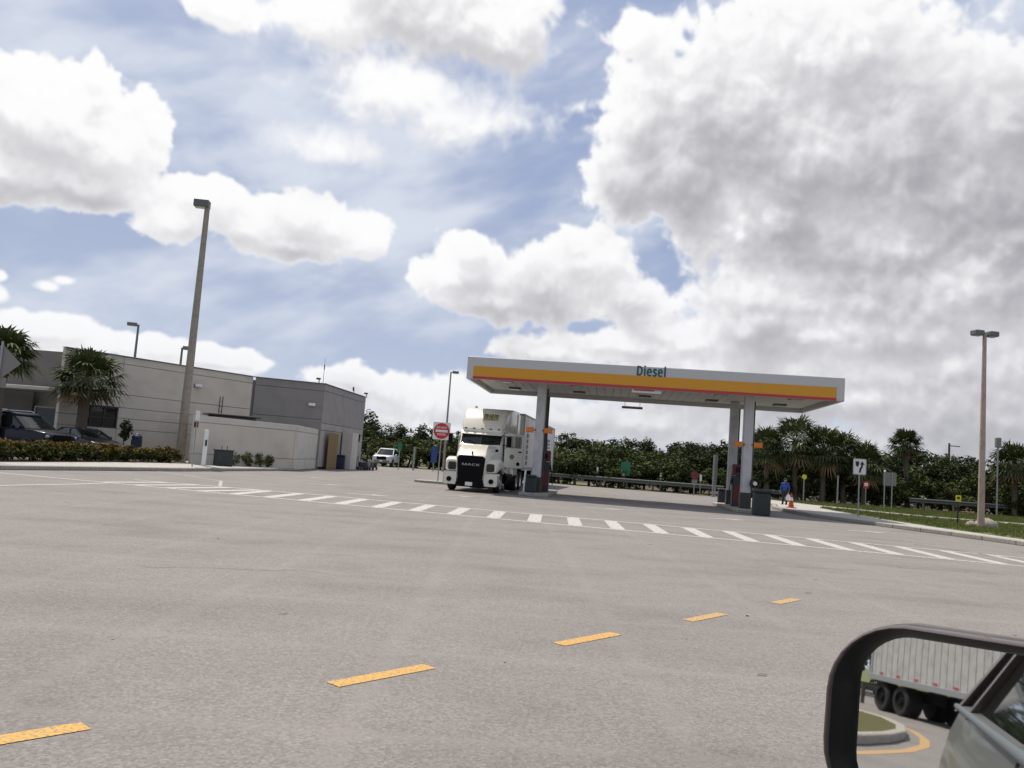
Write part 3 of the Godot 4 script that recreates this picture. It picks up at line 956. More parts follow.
# ---------------------------------------------------------------- the service building on the left
# panels of render between recessed joints along a wall from a to b (x, z); rows are heights, cols distances; skip lists cells left open
func panels(o: Node3D, a: Vector2, b: Vector2, rows: Array, cols: Array, mats: Array, skip := {}, thick := 0.28) -> Dictionary:
	var d := (b - a).normalized()
	var out := Vector3(-d.y, 0, d.x)
	if out.dot(Vector3(0, 0, 1)) < 0 and absf(out.z) > 0.05:
		out = -out
	elif absf(out.z) <= 0.2 and out.x < 0:
		out = -out
	var bas := Basis(Vector3(d.x, 0, d.y), Vector3.UP, out)
	if bas.determinant() < 0:
		bas = Basis(Vector3(d.x, 0, d.y), Vector3.UP, out)
	var org := Vector3(a.x, 0, a.y)
	for i in rows.size() - 1:
		for j in cols.size() - 1:
			if skip.has(Vector2i(i, j)):
				continue
			var w: float = cols[j + 1] - cols[j]
			var h: float = rows[i + 1] - rows[i]
			var s := Shape.new().bevel(Vector3.ZERO, Vector3(w - 0.022, h - 0.024, thick), 0.008).done()
			part("wall_panel", s, mats[i], o, org + bas * Vector3(cols[j] + w / 2, rows[i] + h / 2, -thick / 2), bas)
	return {"bas": bas, "org": org}

func build_building() -> void:
	var B := Vector2(-23.93, -44.08)
	var C := Vector2(-17.11, -54.78)
	var D := Vector2(-12.72, -56.33)
	var E := Vector2(-11.82, -67.56)
	var o := thing("service_building", Vector3.ZERO, 0, "low flat-roofed beige and grey rendered building with jointed wall panels", "building")
	# solid core a little behind the panels
	var core := V2([[-24.02, -44.32], [-17.35, -54.95], [-12.93, -56.52], [-12.05, -67.7], [-30, -72], [-46, -60], [-46, -47.6], [-25.2, -47.6]])
	part("wall_core", slab(core, 0.1, 5.62), M.joint, o)
	var bm: Material = M.beige_stucco
	var bc := panels(o, B, C, [0.15, 1.70], [0.0, 3.4, 8.0, 12.66], [bm])
	panels(o, B, C, [1.70, 2.30, 2.90], [0.0, 1.05, 3.4, 8.0, 12.66], [bm, bm], {Vector2i(0, 1): 1, Vector2i(1, 1): 1})
	panels(o, B, C, [2.90, 3.65, 5.38, 5.80], [0.0, 3.4, 12.66], [bm, bm, bm])
	panels(o, C + Vector2(0.12, -0.04), D, [0.15, 3.36, 5.30, 5.80], [0.0, 4.52], [M.grey_stucco, M.grey_stucco, M.grey_stucco])
	panels(o, D, E, [0.15, 2.66, 3.14, 5.34, 5.80], [0.02, 11.26], [M.mid_stucco, M.mid_stucco, M.dusk_stucco, M.dusk_stucco])
	# thin metal caps along the parapet
	for seg in [[B, C], [C, D], [D, E]]:
		var a: Vector2 = seg[0]
		var b: Vector2 = seg[1]
		var m := (a + b) * 0.5
		var d := (b - a).normalized()
		part("parapet_cap", Shape.new().bevel(Vector3.ZERO, Vector3(a.distance_to(b) + 0.05, 0.05, 0.36), 0.01).done(), M.grey_metal, o, Vector3(m.x, 5.83, m.y) + Vector3(d.y, 0, -d.x) * 0.1, Basis(Vector3.UP, -atan2(d.y, d.x)))
	# window in the beige wall: frame, mullions and panes set back
	var w := Node3D.new()
	w.name = "window"
	o.add_child(w)
	w.transform = Transform3D(bc.bas, bc.org + bc.bas * Vector3(2.225, 2.3, 0))
	for s in [-1.0, 1.0]:
		part("frame", bx(Vector3(2.3, 0.06, 0.08), Vector3(0, s * 0.57, -0.1)), M.frame_dark, w)
		part("frame", bx(Vector3(0.06, 1.2, 0.08), Vector3(s * 1.15, 0, -0.1)), M.frame_dark, w)
	part("mullion", bx(Vector3(2.24, 0.05, 0.06), Vector3(0, -0.05, -0.1)), M.frame_dark, w)
	for s in [-0.39, 0.39]:
		part("mullion", bx(Vector3(0.05, 1.08, 0.055), Vector3(s, 0, -0.1)), M.frame_dark, w)
	for i in 3:
		for j in [[0.26, 0.54], [-0.32, 0.46]]:
			part("pane", bx(Vector3(0.7, j[1], 0.012), Vector3((i - 1) * 0.76, j[0], -0.12)), M.dark_glass, w)
	# recessed entrance on the left under a thin roof
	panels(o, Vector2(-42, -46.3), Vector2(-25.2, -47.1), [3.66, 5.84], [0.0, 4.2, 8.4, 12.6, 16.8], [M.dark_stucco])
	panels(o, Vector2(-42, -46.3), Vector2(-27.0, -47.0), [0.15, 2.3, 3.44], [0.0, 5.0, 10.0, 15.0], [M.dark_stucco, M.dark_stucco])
	part("entrance_roof", Shape.new().bevel(Vector3(-33.6, 3.55, -45.6), Vector3(17.6, 0.2, 2.2), 0.02).done(), M.cream_stucco, o)
	var door := Node3D.new()
	door.name = "door"
	o.add_child(door)
	door.position = Vector3(-26.1, 0.15, -46.85)
	part("frame", bx(Vector3(0.08, 2.5, 0.1), Vector3(-0.62, 1.25, 0)), M.galvanised, door)
	part("frame", bx(Vector3(0.08, 2.5, 0.1), Vector3(0.62, 1.25, 0)), M.galvanised, door)
	part("frame", bx(Vector3(1.16, 0.08, 0.1), Vector3(0, 2.46, 0)), M.galvanised, door)
	part("pane", bx(Vector3(1.14, 2.4, 0.02), Vector3(0, 1.21, -0.02)), M.dark_glass, door)
	part("handle", Shape.new().tube([Vector3(0.42, 0.8, 0.06), Vector3(0.42, 1.4, 0.06)], [0.015], 6).done(), M.galvanised, door)
	# lights on the walls
	wall_light(bc.org + bc.bas * Vector3(8.4, 4.70, 0.0), bc.bas, "small grey wall light on the long beige wall above the low walled yard")
	var cd := Basis(Vector3(0.943, 0, -0.333), Vector3.UP, Vector3(0.333, 0, 0.943))
	wall_light(Vector3(C.x, 0, C.y) + cd * Vector3(3.9, 4.30, 0.0), cd, "white oblong wall light on the dark grey end wall")
	# things on the roof edge
	var an := thing("antenna", Vector3(-12.95, 5.6, -56.7), 0, "thin whip antenna on the roof corner of the grey wall", "antenna")
	part("mast", Shape.new().tube([Vector3(0, 0, 0), Vector3(0, 2.0, 0)], [0.02, 0.01], 6).done(), M.frame_dark, an)
	part("tip", Shape.new().tube([Vector3(0, 1.2, 0), Vector3(0, 1.55, 0)], [0.035], 6).done(), M.frame_dark, an)
	for s in [[-13.1, -56.15, "security camera on the roof corner beside the whip antenna"], [-12.02, -63.2, "small vent pipe on the roof edge between the two corner cameras"], [-11.75, -67.3, "security camera on the far right roof corner of the building"]]:
		var cm := thing("security_camera" if s[2].begins_with("sec") else "vent_pipe", Vector3(s[0], 5.84, s[1]), 0.4, s[2], "camera" if s[2].begins_with("sec") else "vent")
		part("bracket", Shape.new().tube([Vector3.ZERO, Vector3(0, 0.22, 0)], [0.035], 6).done(), M.frame_dark, cm)
		part("housing", Shape.new().bevel(Vector3(-0.06, 0.27, 0.04), Vector3(0.3, 0.13, 0.15) if s[2].begins_with("sec") else Vector3(0.12, 0.3, 0.12), 0.03).done(), M.frame_dark, cm)
	# lamp posts that stand behind the roof
	lamp_post(Vector3(-26.6, 0.15, -58.0), 9.0, 0.12, "lamp_grey", [[-0.42, 0]], "slim dark lamp post rising behind the left roof of the building", 0.2)
	lamp_post(Vector3(-23.35, 0.15, -58.0), 7.6, 0.12, "lamp_grey", [[0.36, 0]], "short dark lamp head just above the roof beside the tall tan pole", 0.2)
	# yard with low walls in front of it
	var e1 := Vector2(-16.3, -43.2)
	var e2 := Vector2(-12.57, -49.21)
	var e3 := Vector2(-12.89, -57.2)
	var y := thing("yard_wall", Vector3.ZERO, 0, "low beige rendered wall round a service yard beside the building", "wall")
	var rows := [0.02, 0.68, 2.34, 2.70]
	var ms := [M.beige_stucco, M.beige_stucco, M.cream_stucco]
	panels(y, e1, e2, rows, [0.0, 7.06], ms, {}, 0.24)
	panels(y, e2 + Vector2(0.0, -0.02), e3, rows, [0.02, 7.9], [M.cream_stucco, M.cream_stucco, M.cream_stucco], {}, 0.24)
	part("wall_core", slab(V2([[-16.35, -43.36], [-16.20, -43.44], [-12.77, -49.24], [-12.66, -49.35], [-13.05, -57.1], [-13.09, -57.1], [-12.80, -49.4], [-16.33, -43.5]]), 0.02, 2.66), M.joint, y)
	panels(y, Vector2(-16.5, -43.75), Vector2(-19.0, -50.9), rows, [0.0, 7.4], ms, {}, 0.24)
	# equipment behind the yard wall: a dark tank top and a ladder
	var eq := thing("equipment_housing", Vector3(-15.9, 0.15, -47.6), 0.55, "dark flat equipment housing showing above the low yard wall", "equipment")
	part("housing", Shape.new().bevel(Vector3(0, 1.35, 0), Vector3(2.4, 2.7, 1.6), 0.05).done(), M.lot_asphalt, eq)
	part("lid", Shape.new().bevel(Vector3(0, 2.76, 0), Vector3(2.9, 0.1, 1.9), 0.03).done(), M.frame_dark, eq)
	var ld := thing("ladder", Vector3(-17.75, 0.15, -50.9), -1.0, "grey metal ladder rails fixed against the beige wall behind the yard", "ladder")
	for s in [-0.35, 0.35]:
		part("rail", Shape.new().tube([Vector3(s, 0, 0), Vector3(s, 4.0, 0)], [0.03], 6).done(), M.frame_dark, ld)
	for i in 12:
		part("rung", Shape.new().tube([Vector3(-0.35, 0.3 + 0.31 * i, 0), Vector3(0.35, 0.3 + 0.31 * i, 0)], [0.018], 5).done(), M.frame_dark, ld)
	# wooden gate of upright boards, blue bin, white doorway block
	var g := thing("wooden_gate", Vector3(-12.40, 0.0, -57.35), 0.0, "tall ochre wooden gate between the yard wall and the building", "gate")
	var gd := Vector3(0.075, 0, -0.997)
	for i in 11:
		part("board", bx(Vector3(0.05, 2.5, 0.2), Vector3(0.06, 1.29, 0) + gd * (0.105 + 0.215 * i), 0.008), M.wood, g)
	part("rail", bx(Vector3(0.04, 0.1, 2.3), Vector3(0.0, 2.0, 0) + gd * 1.2), M.wood, g)
	part("rail", bx(Vector3(0.04, 0.1, 2.3), Vector3(0.0, 0.6, 0) + gd * 1.2), M.wood, g)
	var bb := thing("blue_bin", Vector3(-12.05, 0.0, -60.7), 0.1, "dark blue wheeled bin beside the wooden gate", "waste bin")
	part("body", Shape.new().bevel(Vector3(0, 0.52, 0), Vector3(0.58, 0.9, 0.62), 0.05).done(), M.bin_blue, bb)
	part("lid", Shape.new().bevel(Vector3(0, 1.0, 0), Vector3(0.64, 0.09, 0.7), 0.03).done(), M.bin_blue, bb)
	for s in [-0.25, 0.25]:
		part("wheel", Shape.new().lathe(Vector3(s - 0.03, 0.1, -0.3), Vector3.RIGHT, [Vector2(0, 0), Vector2(0.1, 0), Vector2(0.1, 0.06), Vector2(0, 0.06)], 12).done(), M.black_plastic, bb)
	var wb := thing("door_surround", Vector3(-11.75, 0.0, -62.1), -0.08, "pale block-like door surround standing out from the grey wall", "door surround")
	part("block", Shape.new().bevel(Vector3(0, 1.36, 0), Vector3(0.8, 2.72, 1.6), 0.02).done(), M.cream_stucco, wb)
	part("door", bx(Vector3(0.03, 2.1, 0.9), Vector3(0.405, 1.07, 0)), M.cream_stucco, wb)
	var sw := thing("small_window", Vector3(-11.93, 2.45, -66.1), -0.08, "small dark square window near the far corner of the building", "window")
	part("frame", bx(Vector3(0.06, 0.62, 1.2)), M.frame_dark, sw)
	part("pane", bx(Vector3(0.02, 0.5, 1.06), Vector3(0.035, 0, 0)), M.dark_glass, sw)
	# carts and crates against the far end of the wall
	var rng := RandomNumberGenerator.new()
	rng.seed = 19
	for i in 4:
		var ct := thing("hand_cart", Vector3(-11.0 + 0.12 * i, 0.0, -63.6 - 1.1 * i), rng.randf_range(-0.4, 0.4), "dark metal hand cart, %s from the pale door surround along the wall" % ordinal(i), "cart", "carts along the end wall")
		for s in [-0.28, 0.28]:
			part("handle", Shape.new().tube([Vector3(-0.3, 0.12, s), Vector3(-0.34, 1.05, s)], [0.022], 6).done(), M.frame_dark, ct)
		part("deck", bx(Vector3(0.75, 0.06, 0.6), Vector3(0.02, 0.2, 0), 0.01), M.frame_dark, ct)
		part("box", bx(Vector3(0.5, 0.36, 0.5), Vector3(0.05, 0.42, 0), 0.02), [M.bin_blue, M.grey_metal, M.lamp_grey, M.bin_green][i], ct)
		for s in [[-0.25, -0.28], [-0.25, 0.28], [0.28, -0.28], [0.28, 0.28]]:
			part("wheel", Shape.new().lathe(Vector3(s[0], 0.09, s[1] - 0.02), Vector3.BACK, [Vector2(0, 0), Vector2(0.085, 0), Vector2(0.085, 0.045), Vector2(0, 0.045)], 10).done(), M.black_plastic, ct)

func wall_light(at: Vector3, b: Basis, label: String) -> void:
	var o := thing("wall_light", at, 0, label, "wall light")
	o.basis = b
	part("back_plate", bx(Vector3(0.5, 0.22, 0.04), Vector3(0, 0, 0.025)), M.grey_metal, o)
	part("housing", Shape.new().bevel(Vector3(0, 0.02, 0.13), Vector3(0.46, 0.2, 0.18), 0.04).done(), M.sign_white, o)

# a lamp post: tapered pole and one or two box heads; heads are [reach along x, turn]
func lamp_post(at: Vector3, h: float, r: float, m: String, heads: Array, label: String, turn := 0.0, head_size := Vector3(0.62, 0.26, 0.36), foot := true) -> void:
	var o := thing("lamp_post", at, turn, label, "lamp post", "lamp posts")
	if foot:
		part("base", Shape.new().lathe(Vector3.ZERO, Vector3.UP, [Vector2(0, 0), Vector2(r * 1.5, 0), Vector2(r * 1.5, 0.05), Vector2(r * 1.2, 0.08), Vector2(0, 0.08)], 16).done(), M.kerb_concrete, o)
	part("pole", Shape.new().bevel_pole(h, r, r * 0.55).done(), M[m], o)
	for hd in heads:
		var b := Basis(Vector3.UP, hd[1])
		var arm := part("arm", Shape.new().tube([Vector3(0, h - 0.1, 0), b * Vector3(hd[0] * 0.6, h - 0.02, 0)], [0.045], 8).done(), M.lamp_grey, o)
		var he := part("head", Shape.new().bevel(Vector3.ZERO, head_size, 0.03).done(), M.lamp_grey, o, b * Vector3(hd[0], h + 0.0, 0), b)
		part("lens", bx(Vector3(head_size.x * 0.7, 0.02, head_size.z * 0.7), Vector3(0, -head_size.y / 2 - 0.006, 0)), M.lamp_lens, he)


# ---------------------------------------------------------------- the lorry at the pump
# outline of a rectangle with rounded corners, n points a corner, in the plane of x and y
func rrect(w: float, h: float, r: float, n := 3) -> PackedVector2Array:
	var o := PackedVector2Array()
	for q in [[1, 1, 0.0], [-1, 1, 0.5], [-1, -1, 1.0], [1, -1, 1.5]]:
		for i in n + 1:
			var a: float = PI * (q[2] + 0.5 * i / n)
			o.append(Vector2(q[0] * (w / 2 - r) + r * cos(a), q[1] * (h / 2 - r) + r * sin(a)))
	return o

func wheel(parent: Node, at: Vector3, r: float, w: float, side: float, rim: Material) -> void:
	# at is the centre of the outer face; side is the sign of x it faces
	var ax := Vector3(side, 0, 0)
	var o := part("wheel", Shape.new().lathe(Vector3.ZERO, ax, [Vector2(r * 0.62, 0.0), Vector2(r * 0.9, 0.005), Vector2(r, -0.04), Vector2(r, -w + 0.04), Vector2(r * 0.9, -w), Vector2(0, -w)], 28).done(), M.tyre, parent, at)
	part("rim", Shape.new().lathe(Vector3.ZERO, ax, [Vector2(0, -0.02), Vector2(r * 0.18, -0.015), Vector2(r * 0.22, -0.06), Vector2(r * 0.5, -0.06), Vector2(r * 0.62, 0.004)], 20).done(), rim, o)

func loft_rings(stations: Array) -> Array:
	# each station: z, half width, bottom, top, corner radius
	var rings := []
	for s in stations:
		var ring := []
		for p in rrect(s[1] * 2.0, s[3] - s[2], s[4], 3):
			ring.append(Vector3(p.x, (s[2] + s[3]) * 0.5 + p.y, s[0]))
		rings.append(ring)
	return rings

func build_truck() -> void:
	mat("truck_white", lin(0.68, 0.655, 0.57), 0.3)
	M.truck_white.clearcoat_enabled = true
	M.truck_white.clearcoat = 0.6
	M.truck_white.clearcoat_roughness = 0.1
	var tw := ntex(noise(FastNoiseLite.TYPE_SIMPLEX_SMOOTH, 0.02, 5, 81), 256, [[0.0, lin(0.52, 0.51, 0.48)], [0.45, lin(0.64, 0.635, 0.62)], [1.0, lin(0.68, 0.675, 0.66)]])
	textured("trailer_white", tw, 0.25, 0.4, false)
	mat("tyre", lin(0.014, 0.014, 0.014), 0.85)
	mat("alloy", lin(0.5, 0.5, 0.5), 0.35, 0.9)
	mat("grille_black", lin(0.006, 0.006, 0.007), 0.5)
	M.grille_black.metallic_specular = 0.2
	mat("chrome", lin(0.6, 0.6, 0.6), 0.15, 1.0)
	mat("headlight_glass", lin(0.03, 0.028, 0.028), 0.1)
	mat("amber", lin(0.55, 0.20, 0.02), 0.3)
	mat("logo_green", lin(0.17, 0.18, 0.04), 0.5)
	mat("logo_yellow", lin(0.36, 0.25, 0.04), 0.5)
	mat("print_grey", lin(0.16, 0.16, 0.17), 0.6)
	mat("print_red", lin(0.30, 0.05, 0.04), 0.6)
	mat("windscreen", lin(0.010, 0.014, 0.014), 0.05)
	mat("chassis", lin(0.010, 0.010, 0.011), 0.75)
	M.chassis.metallic_specular = 0.2
	mat("tinted_glass", Color(0.03, 0.05, 0.045, 0.35), 0.03)
	M.tinted_glass.transparency = BaseMaterial3D.TRANSPARENCY_ALPHA
	var t := thing("semi_tractor", Vector3(-1.55, 0, -37.4), -deg_to_rad(9.0), "white bonneted semi truck with black grille and open door under the canopy", "truck")
	var W: Material = M.truck_white
	# bonnet: narrow in front, wider and higher at the windscreen
	var hood := part("hood", Shape.new().skin(loft_rings([[0.10, 0.62, 0.55, 1.60, 0.12], [0.0, 0.72, 0.5, 1.70, 0.14], [-0.5, 0.80, 0.5, 1.88, 0.18], [-1.1, 0.90, 0.5, 2.02, 0.2], [-1.75, 1.0, 0.5, 2.16, 0.2]])).done(), W, t)
	# grille: frame, slats and the name across it
	var gr := part("grille", Shape.new().prism(PackedVector2Array([Vector2(-0.54, 0.34), Vector2(0.54, 0.34), Vector2(0.60, 1.0), Vector2(0.64, 1.52), Vector2(0.52, 1.62), Vector2(-0.52, 1.62), Vector2(-0.64, 1.52), Vector2(-0.60, 1.0)]), 0.10, 0.19).done(), M.grille_black, t)
	for i in 7:
		part("slat", bx(Vector3(1.08, 0.035, 0.03), Vector3(0, 0.46 + 0.115 * i + (0.14 if i > 5 else 0.0), 0.20), 0.008), M.chassis, gr)
	part("name_bar", bx(Vector3(1.14, 0.16, 0.03), Vector3(0, 1.22, 0.20), 0.01), M.chassis, gr)
	var nm := part("lettering", letters("MACK", 0.10, 0.02), M.galvanised, gr, Vector3(0, 1.22, 0.225))
	nm.scale = Vector3(2.1, 1, 1)
	part("number_plate", bx(Vector3(0.32, 0.16, 0.01), Vector3(-0.02, 0.36, 0.235)), M.sign_white, gr)
	part("plate_holder", bx(Vector3(0.62, 0.22, 0.03), Vector3(0.08, 0.36, 0.212)), M.chassis, gr)
	# hood ornament
	part("ornament", Shape.new().skin([[Vector3(-0.03, 1.70, 0.04), Vector3(0.03, 1.70, 0.04), Vector3(0.03, 1.72, -0.1), Vector3(-0.03, 1.72, -0.1)], [Vector3(-0.02, 1.82, 0.06), Vector3(0.02, 1.82, 0.06), Vector3(0.02, 1.80, -0.04), Vector3(-0.02, 1.80, -0.04)]]).done(), M.grille_black, t)
	for s in [-1.0, 1.0]:
		# wing over the front wheel with its lamp, then a bumper corner
		var wing := part("fender", Shape.new().skin([
			fring(s, 0.02, 0.66, 1.14, 0.90, 1.40), fring(s, -0.12, 0.66, 1.22, 0.88, 1.48), fring(s, -0.5, 0.70, 1.25, 1.0, 1.54), fring(s, -1.1, 0.80, 1.25, 1.06, 1.52), fring(s, -1.6, 0.90, 1.25, 0.86, 1.40)]).done(), W, t)
		part("headlight", Shape.new().skin([hring(s, 0.035, 0.0), hring(s, 0.055, 0.03)]).done(), M.headlight_glass, wing)
		part("indicator", bx(Vector3(0.05, 0.12, 0.03), Vector3(s * 1.115, 1.12, 0.0)), M.amber, wing)
		var bm := part("bumper", Shape.new().skin([brin(s, 0.10, 0.04), brin(s, 0.14, 0.0), brin(s, 0.0, 0.0), brin(s, -0.45, 0.0)]).done(), W, t)
		part("fog_light", Shape.new().lathe(Vector3(s * 0.96, 0.52, 0.12), Vector3(0, 0, 1), [Vector2(0.11, 0), Vector2(0.11, 0.035), Vector2(0.07, 0.02), Vector2(0, 0.02)], 14).done(), M.grille_black, bm)
		wheel(t, Vector3(s * 1.2, 0.52, -1.05), 0.52, 0.3, s, M.alloy)
		# tow hook shadow gap and hood mirrors
		part("hood_mirror", Shape.new().bevel(Vector3(s * 0.98, 1.92, -0.75), Vector3(0.14, 0.12, 0.1), 0.03).done(), M.grille_black, t)
	part("bumper_centre", Shape.new().bevel(Vector3(0, 0.32, 0.02), Vector3(1.3, 0.2, 0.3), 0.03).done(), M.chassis, t)
	# cab
	part("cab", Shape.new().skin(loft_rings([[-1.55, 0.99, 0.7, 2.12, 0.12], [-1.75, 1.03, 0.7, 2.22, 0.14], [-2.15, 1.06, 0.7, 2.74, 0.16], [-2.9, 1.10, 0.7, 2.85, 0.16], [-3.1, 1.16, 0.7, 2.9, 0.12], [-5.2, 1.18, 0.7, 2.9, 0.12]])).done(), W, t)
	# windscreen: two raked panes with a dark surround
	for s in [-1.0, 1.0]:
		part("windscreen", Shape.new().skin([[Vector3(s * 0.02, 2.17, -1.66), Vector3(s * 0.94, 2.15, -1.72), Vector3(s * 0.96, 2.66, -2.06), Vector3(s * 0.02, 2.68, -2.0)], [Vector3(s * 0.02, 2.19, -1.64), Vector3(s * 0.94, 2.17, -1.70), Vector3(s * 0.96, 2.68, -2.04), Vector3(s * 0.02, 2.70, -1.98)]]).done(), M.windscreen, t)
		part("wiper", Shape.new().tube([Vector3(s * 0.1, 2.20, -1.6), Vector3(s * 0.62, 2.36, -1.76)], [0.012], 5).done(), M.chassis, t)
	part("sun_visor", Shape.new().skin([[Vector3(-1.02, 2.72, -2.05), Vector3(1.02, 2.72, -2.05), Vector3(1.02, 2.84, -2.1), Vector3(-1.02, 2.84, -2.1)], [Vector3(-0.98, 2.64, -1.82), Vector3(0.98, 2.64, -1.82), Vector3(0.98, 2.67, -1.82), Vector3(-0.98, 2.67, -1.82)]]).done(), W, t)
	# roof fairing
	var fr := part("roof_fairing", Shape.new().skin(loft_rings([[-1.98, 0.92, 2.78, 2.92, 0.06], [-2.25, 1.02, 2.78, 3.36, 0.14], [-2.75, 1.08, 2.78, 3.80, 0.16], [-3.2, 1.13, 2.78, 3.97, 0.14], [-4.3, 1.18, 2.78, 4.03, 0.10], [-5.6, 1.2, 2.78, 4.05, 0.08]])).done(), W, t)
	for i in 5:
		part("marker_light", Shape.new().bevel(Vector3(-0.8 + 0.4 * i, 2.93, -1.97), Vector3(0.13, 0.05, 0.07), 0.015).done(), M.grille_black, fr)
	# emblem on the front of the fairing: upright green and yellow strokes over a thin line
	var em := part("emblem", bx(Vector3(0.62, 0.03, 0.02), Vector3(0, -0.2, 0)), M.logo_yellow, fr, Vector3(0.30, 3.56, -2.43), Basis(Vector3.RIGHT, deg_to_rad(-48)).scaled(Vector3.ONE * 1.25))
	for i in 6:
		part("stroke", bx(Vector3(0.05, 0.3 - 0.03 * (i % 3), 0.02), Vector3(-0.26 + 0.1 * i, 0.0, 0)), M.logo_green if i % 2 else M.logo_yellow, em)
	for i in 3:
		part("stroke", bx(Vector3(0.14, 0.04, 0.021), Vector3(-0.2 + 0.2 * i, 0.1 - 0.09 * (i % 2), 0)), M.logo_green, em)
	# sleeper side, extender, steps and tanks
	for s in [-1.0, 1.0]:
		part("side_extender", Shape.new().bevel(Vector3(s * 1.2, 2.35, -5.5), Vector3(0.06, 3.1, 0.75), 0.02).done(), W, t)
		part("fuel_tank", Shape.new().tube([Vector3(s * 0.95, 0.66, -2.6), Vector3(s * 0.95, 0.66, -4.6)], [0.3], 18).done(), M.chassis, t)
		for i in 2:
			part("step", bx(Vector3(0.26, 0.05, 0.6), Vector3(s * 1.12, 0.42 + 0.4 * i, -2.25), 0.01), M.chassis, t)
	for z in [-6.0, -7.35]:
		for s in [-1.0, 1.0]:
			wheel(t, Vector3(s * 1.22, 0.52, z), 0.52, 0.58, s, M.alloy)
	part("frame", bx(Vector3(0.9, 0.3, 6.4), Vector3(0, 0.78, -4.9)), M.chassis, t)
	part("windscreen_shade", bx(Vector3(1.9, 0.4, 0.03), Vector3(0, 2.3, -2.3)), M.chassis, t)
	# left door shut, right door standing open
	var dl := part("door", bx(Vector3(0.03, 1.55, 1.0), Vector3(-1.105, 1.86, -2.48), 0.01), W, t)
	part("window", bx(Vector3(0.02, 0.55, 0.8), Vector3(-1.118, 2.36, -2.48)), M.windscreen, dl)
	var db := Basis(Vector3.UP, deg_to_rad(-52.0))
	var dr := part("door", Shape.new().bevel(Vector3(0, -0.36, -0.5), Vector3(0.06, 0.95, 1.0), 0.02).bevel(Vector3(0, 0.72, -0.5), Vector3(0.06, 0.09, 1.0), 0.02).bevel(Vector3(0, 0.4, -0.03), Vector3(0.06, 0.62, 0.08), 0.02).bevel(Vector3(0, 0.4, -0.96), Vector3(0.06, 0.62, 0.08), 0.02).done(), W, t, Vector3(1.13, 2.0, -1.98), db)
	part("window", bx(Vector3(0.012, 0.58, 0.86), Vector3(0, 0.4, -0.5)), M.tinted_glass, dr)
	part("handle", bx(Vector3(0.04, 0.06, 0.18), Vector3(0.05, -0.05, -0.82), 0.01), M.grille_black, dr)
	part("crest", Shape.new().lathe(Vector3(0.032, -0.3, -0.4), Vector3.RIGHT, [Vector2(0.12, 0), Vector2(0.12, 0.006), Vector2(0, 0.006)], 14).done(), M.logo_green, dr)
	part("step_light", Shape.new().lathe(Vector3(0.032, -0.62, -0.75), Vector3.RIGHT, [Vector2(0.09, 0), Vector2(0.09, 0.02), Vector2(0, 0.02)], 12).done(), M.grille_black, dr)
	part("doorway", bx(Vector3(0.02, 1.5, 0.92), Vector3(1.112, 1.86, -2.46)), M.chassis, t)
	# mirrors on arms
	for s in [-1.0, 1.0]:
		var mr := part("mirror", Shape.new().bevel(Vector3.ZERO, Vector3(0.2, 0.5, 0.14), 0.05).done(), M.grille_black, t, Vector3(s * 1.46 if s < 0 else 1.36, 2.38, -1.75))
		part("arm", Shape.new().tube([Vector3(0, 0.2, 0), Vector3(-s * 0.36, 0.3, -0.16)], [0.02], 6).done(), M.grille_black, mr)
		part("arm", Shape.new().tube([Vector3(0, -0.2, 0), Vector3(-s * 0.36, -0.15, -0.1)], [0.02], 6).done(), M.grille_black, mr)
	# exhaust stack behind the cab on the far side
	part("exhaust", Shape.new().tube([Vector3(-1.12, 1.0, -5.75), Vector3(-1.12, 4.1, -5.75), Vector3(-1.16, 4.2, -5.85)], [0.075], 10).done(), M.chrome, t)
	build_trailer(t.transform)

func fring(s: float, z: float, x0: float, x1: float, y0: float, y1: float) -> Array:
	var r := []
	for p in rrect(x1 - x0, y1 - y0, minf(0.14, (y1 - y0) * 0.4), 3):
		r.append(Vector3(s * ((x0 + x1) * 0.5 + p.x), (y0 + y1) * 0.5 + p.y, z))
	return r

func hring(s: float, z: float, inset: float) -> Array:
	var r := []
	for p in rrect(0.36 - inset, 0.36 - inset, 0.07, 2):
		r.append(Vector3(s * (0.88 + p.x), 1.12 + p.y, z))
	return r

func brin(s: float, z: float, inset: float) -> Array:
	var r := []
	for p in rrect(0.62 - inset, 0.58 - inset, 0.07, 2):
		r.append(Vector3(s * (0.93 + p.x), 0.59 + p.y, z))
	return r

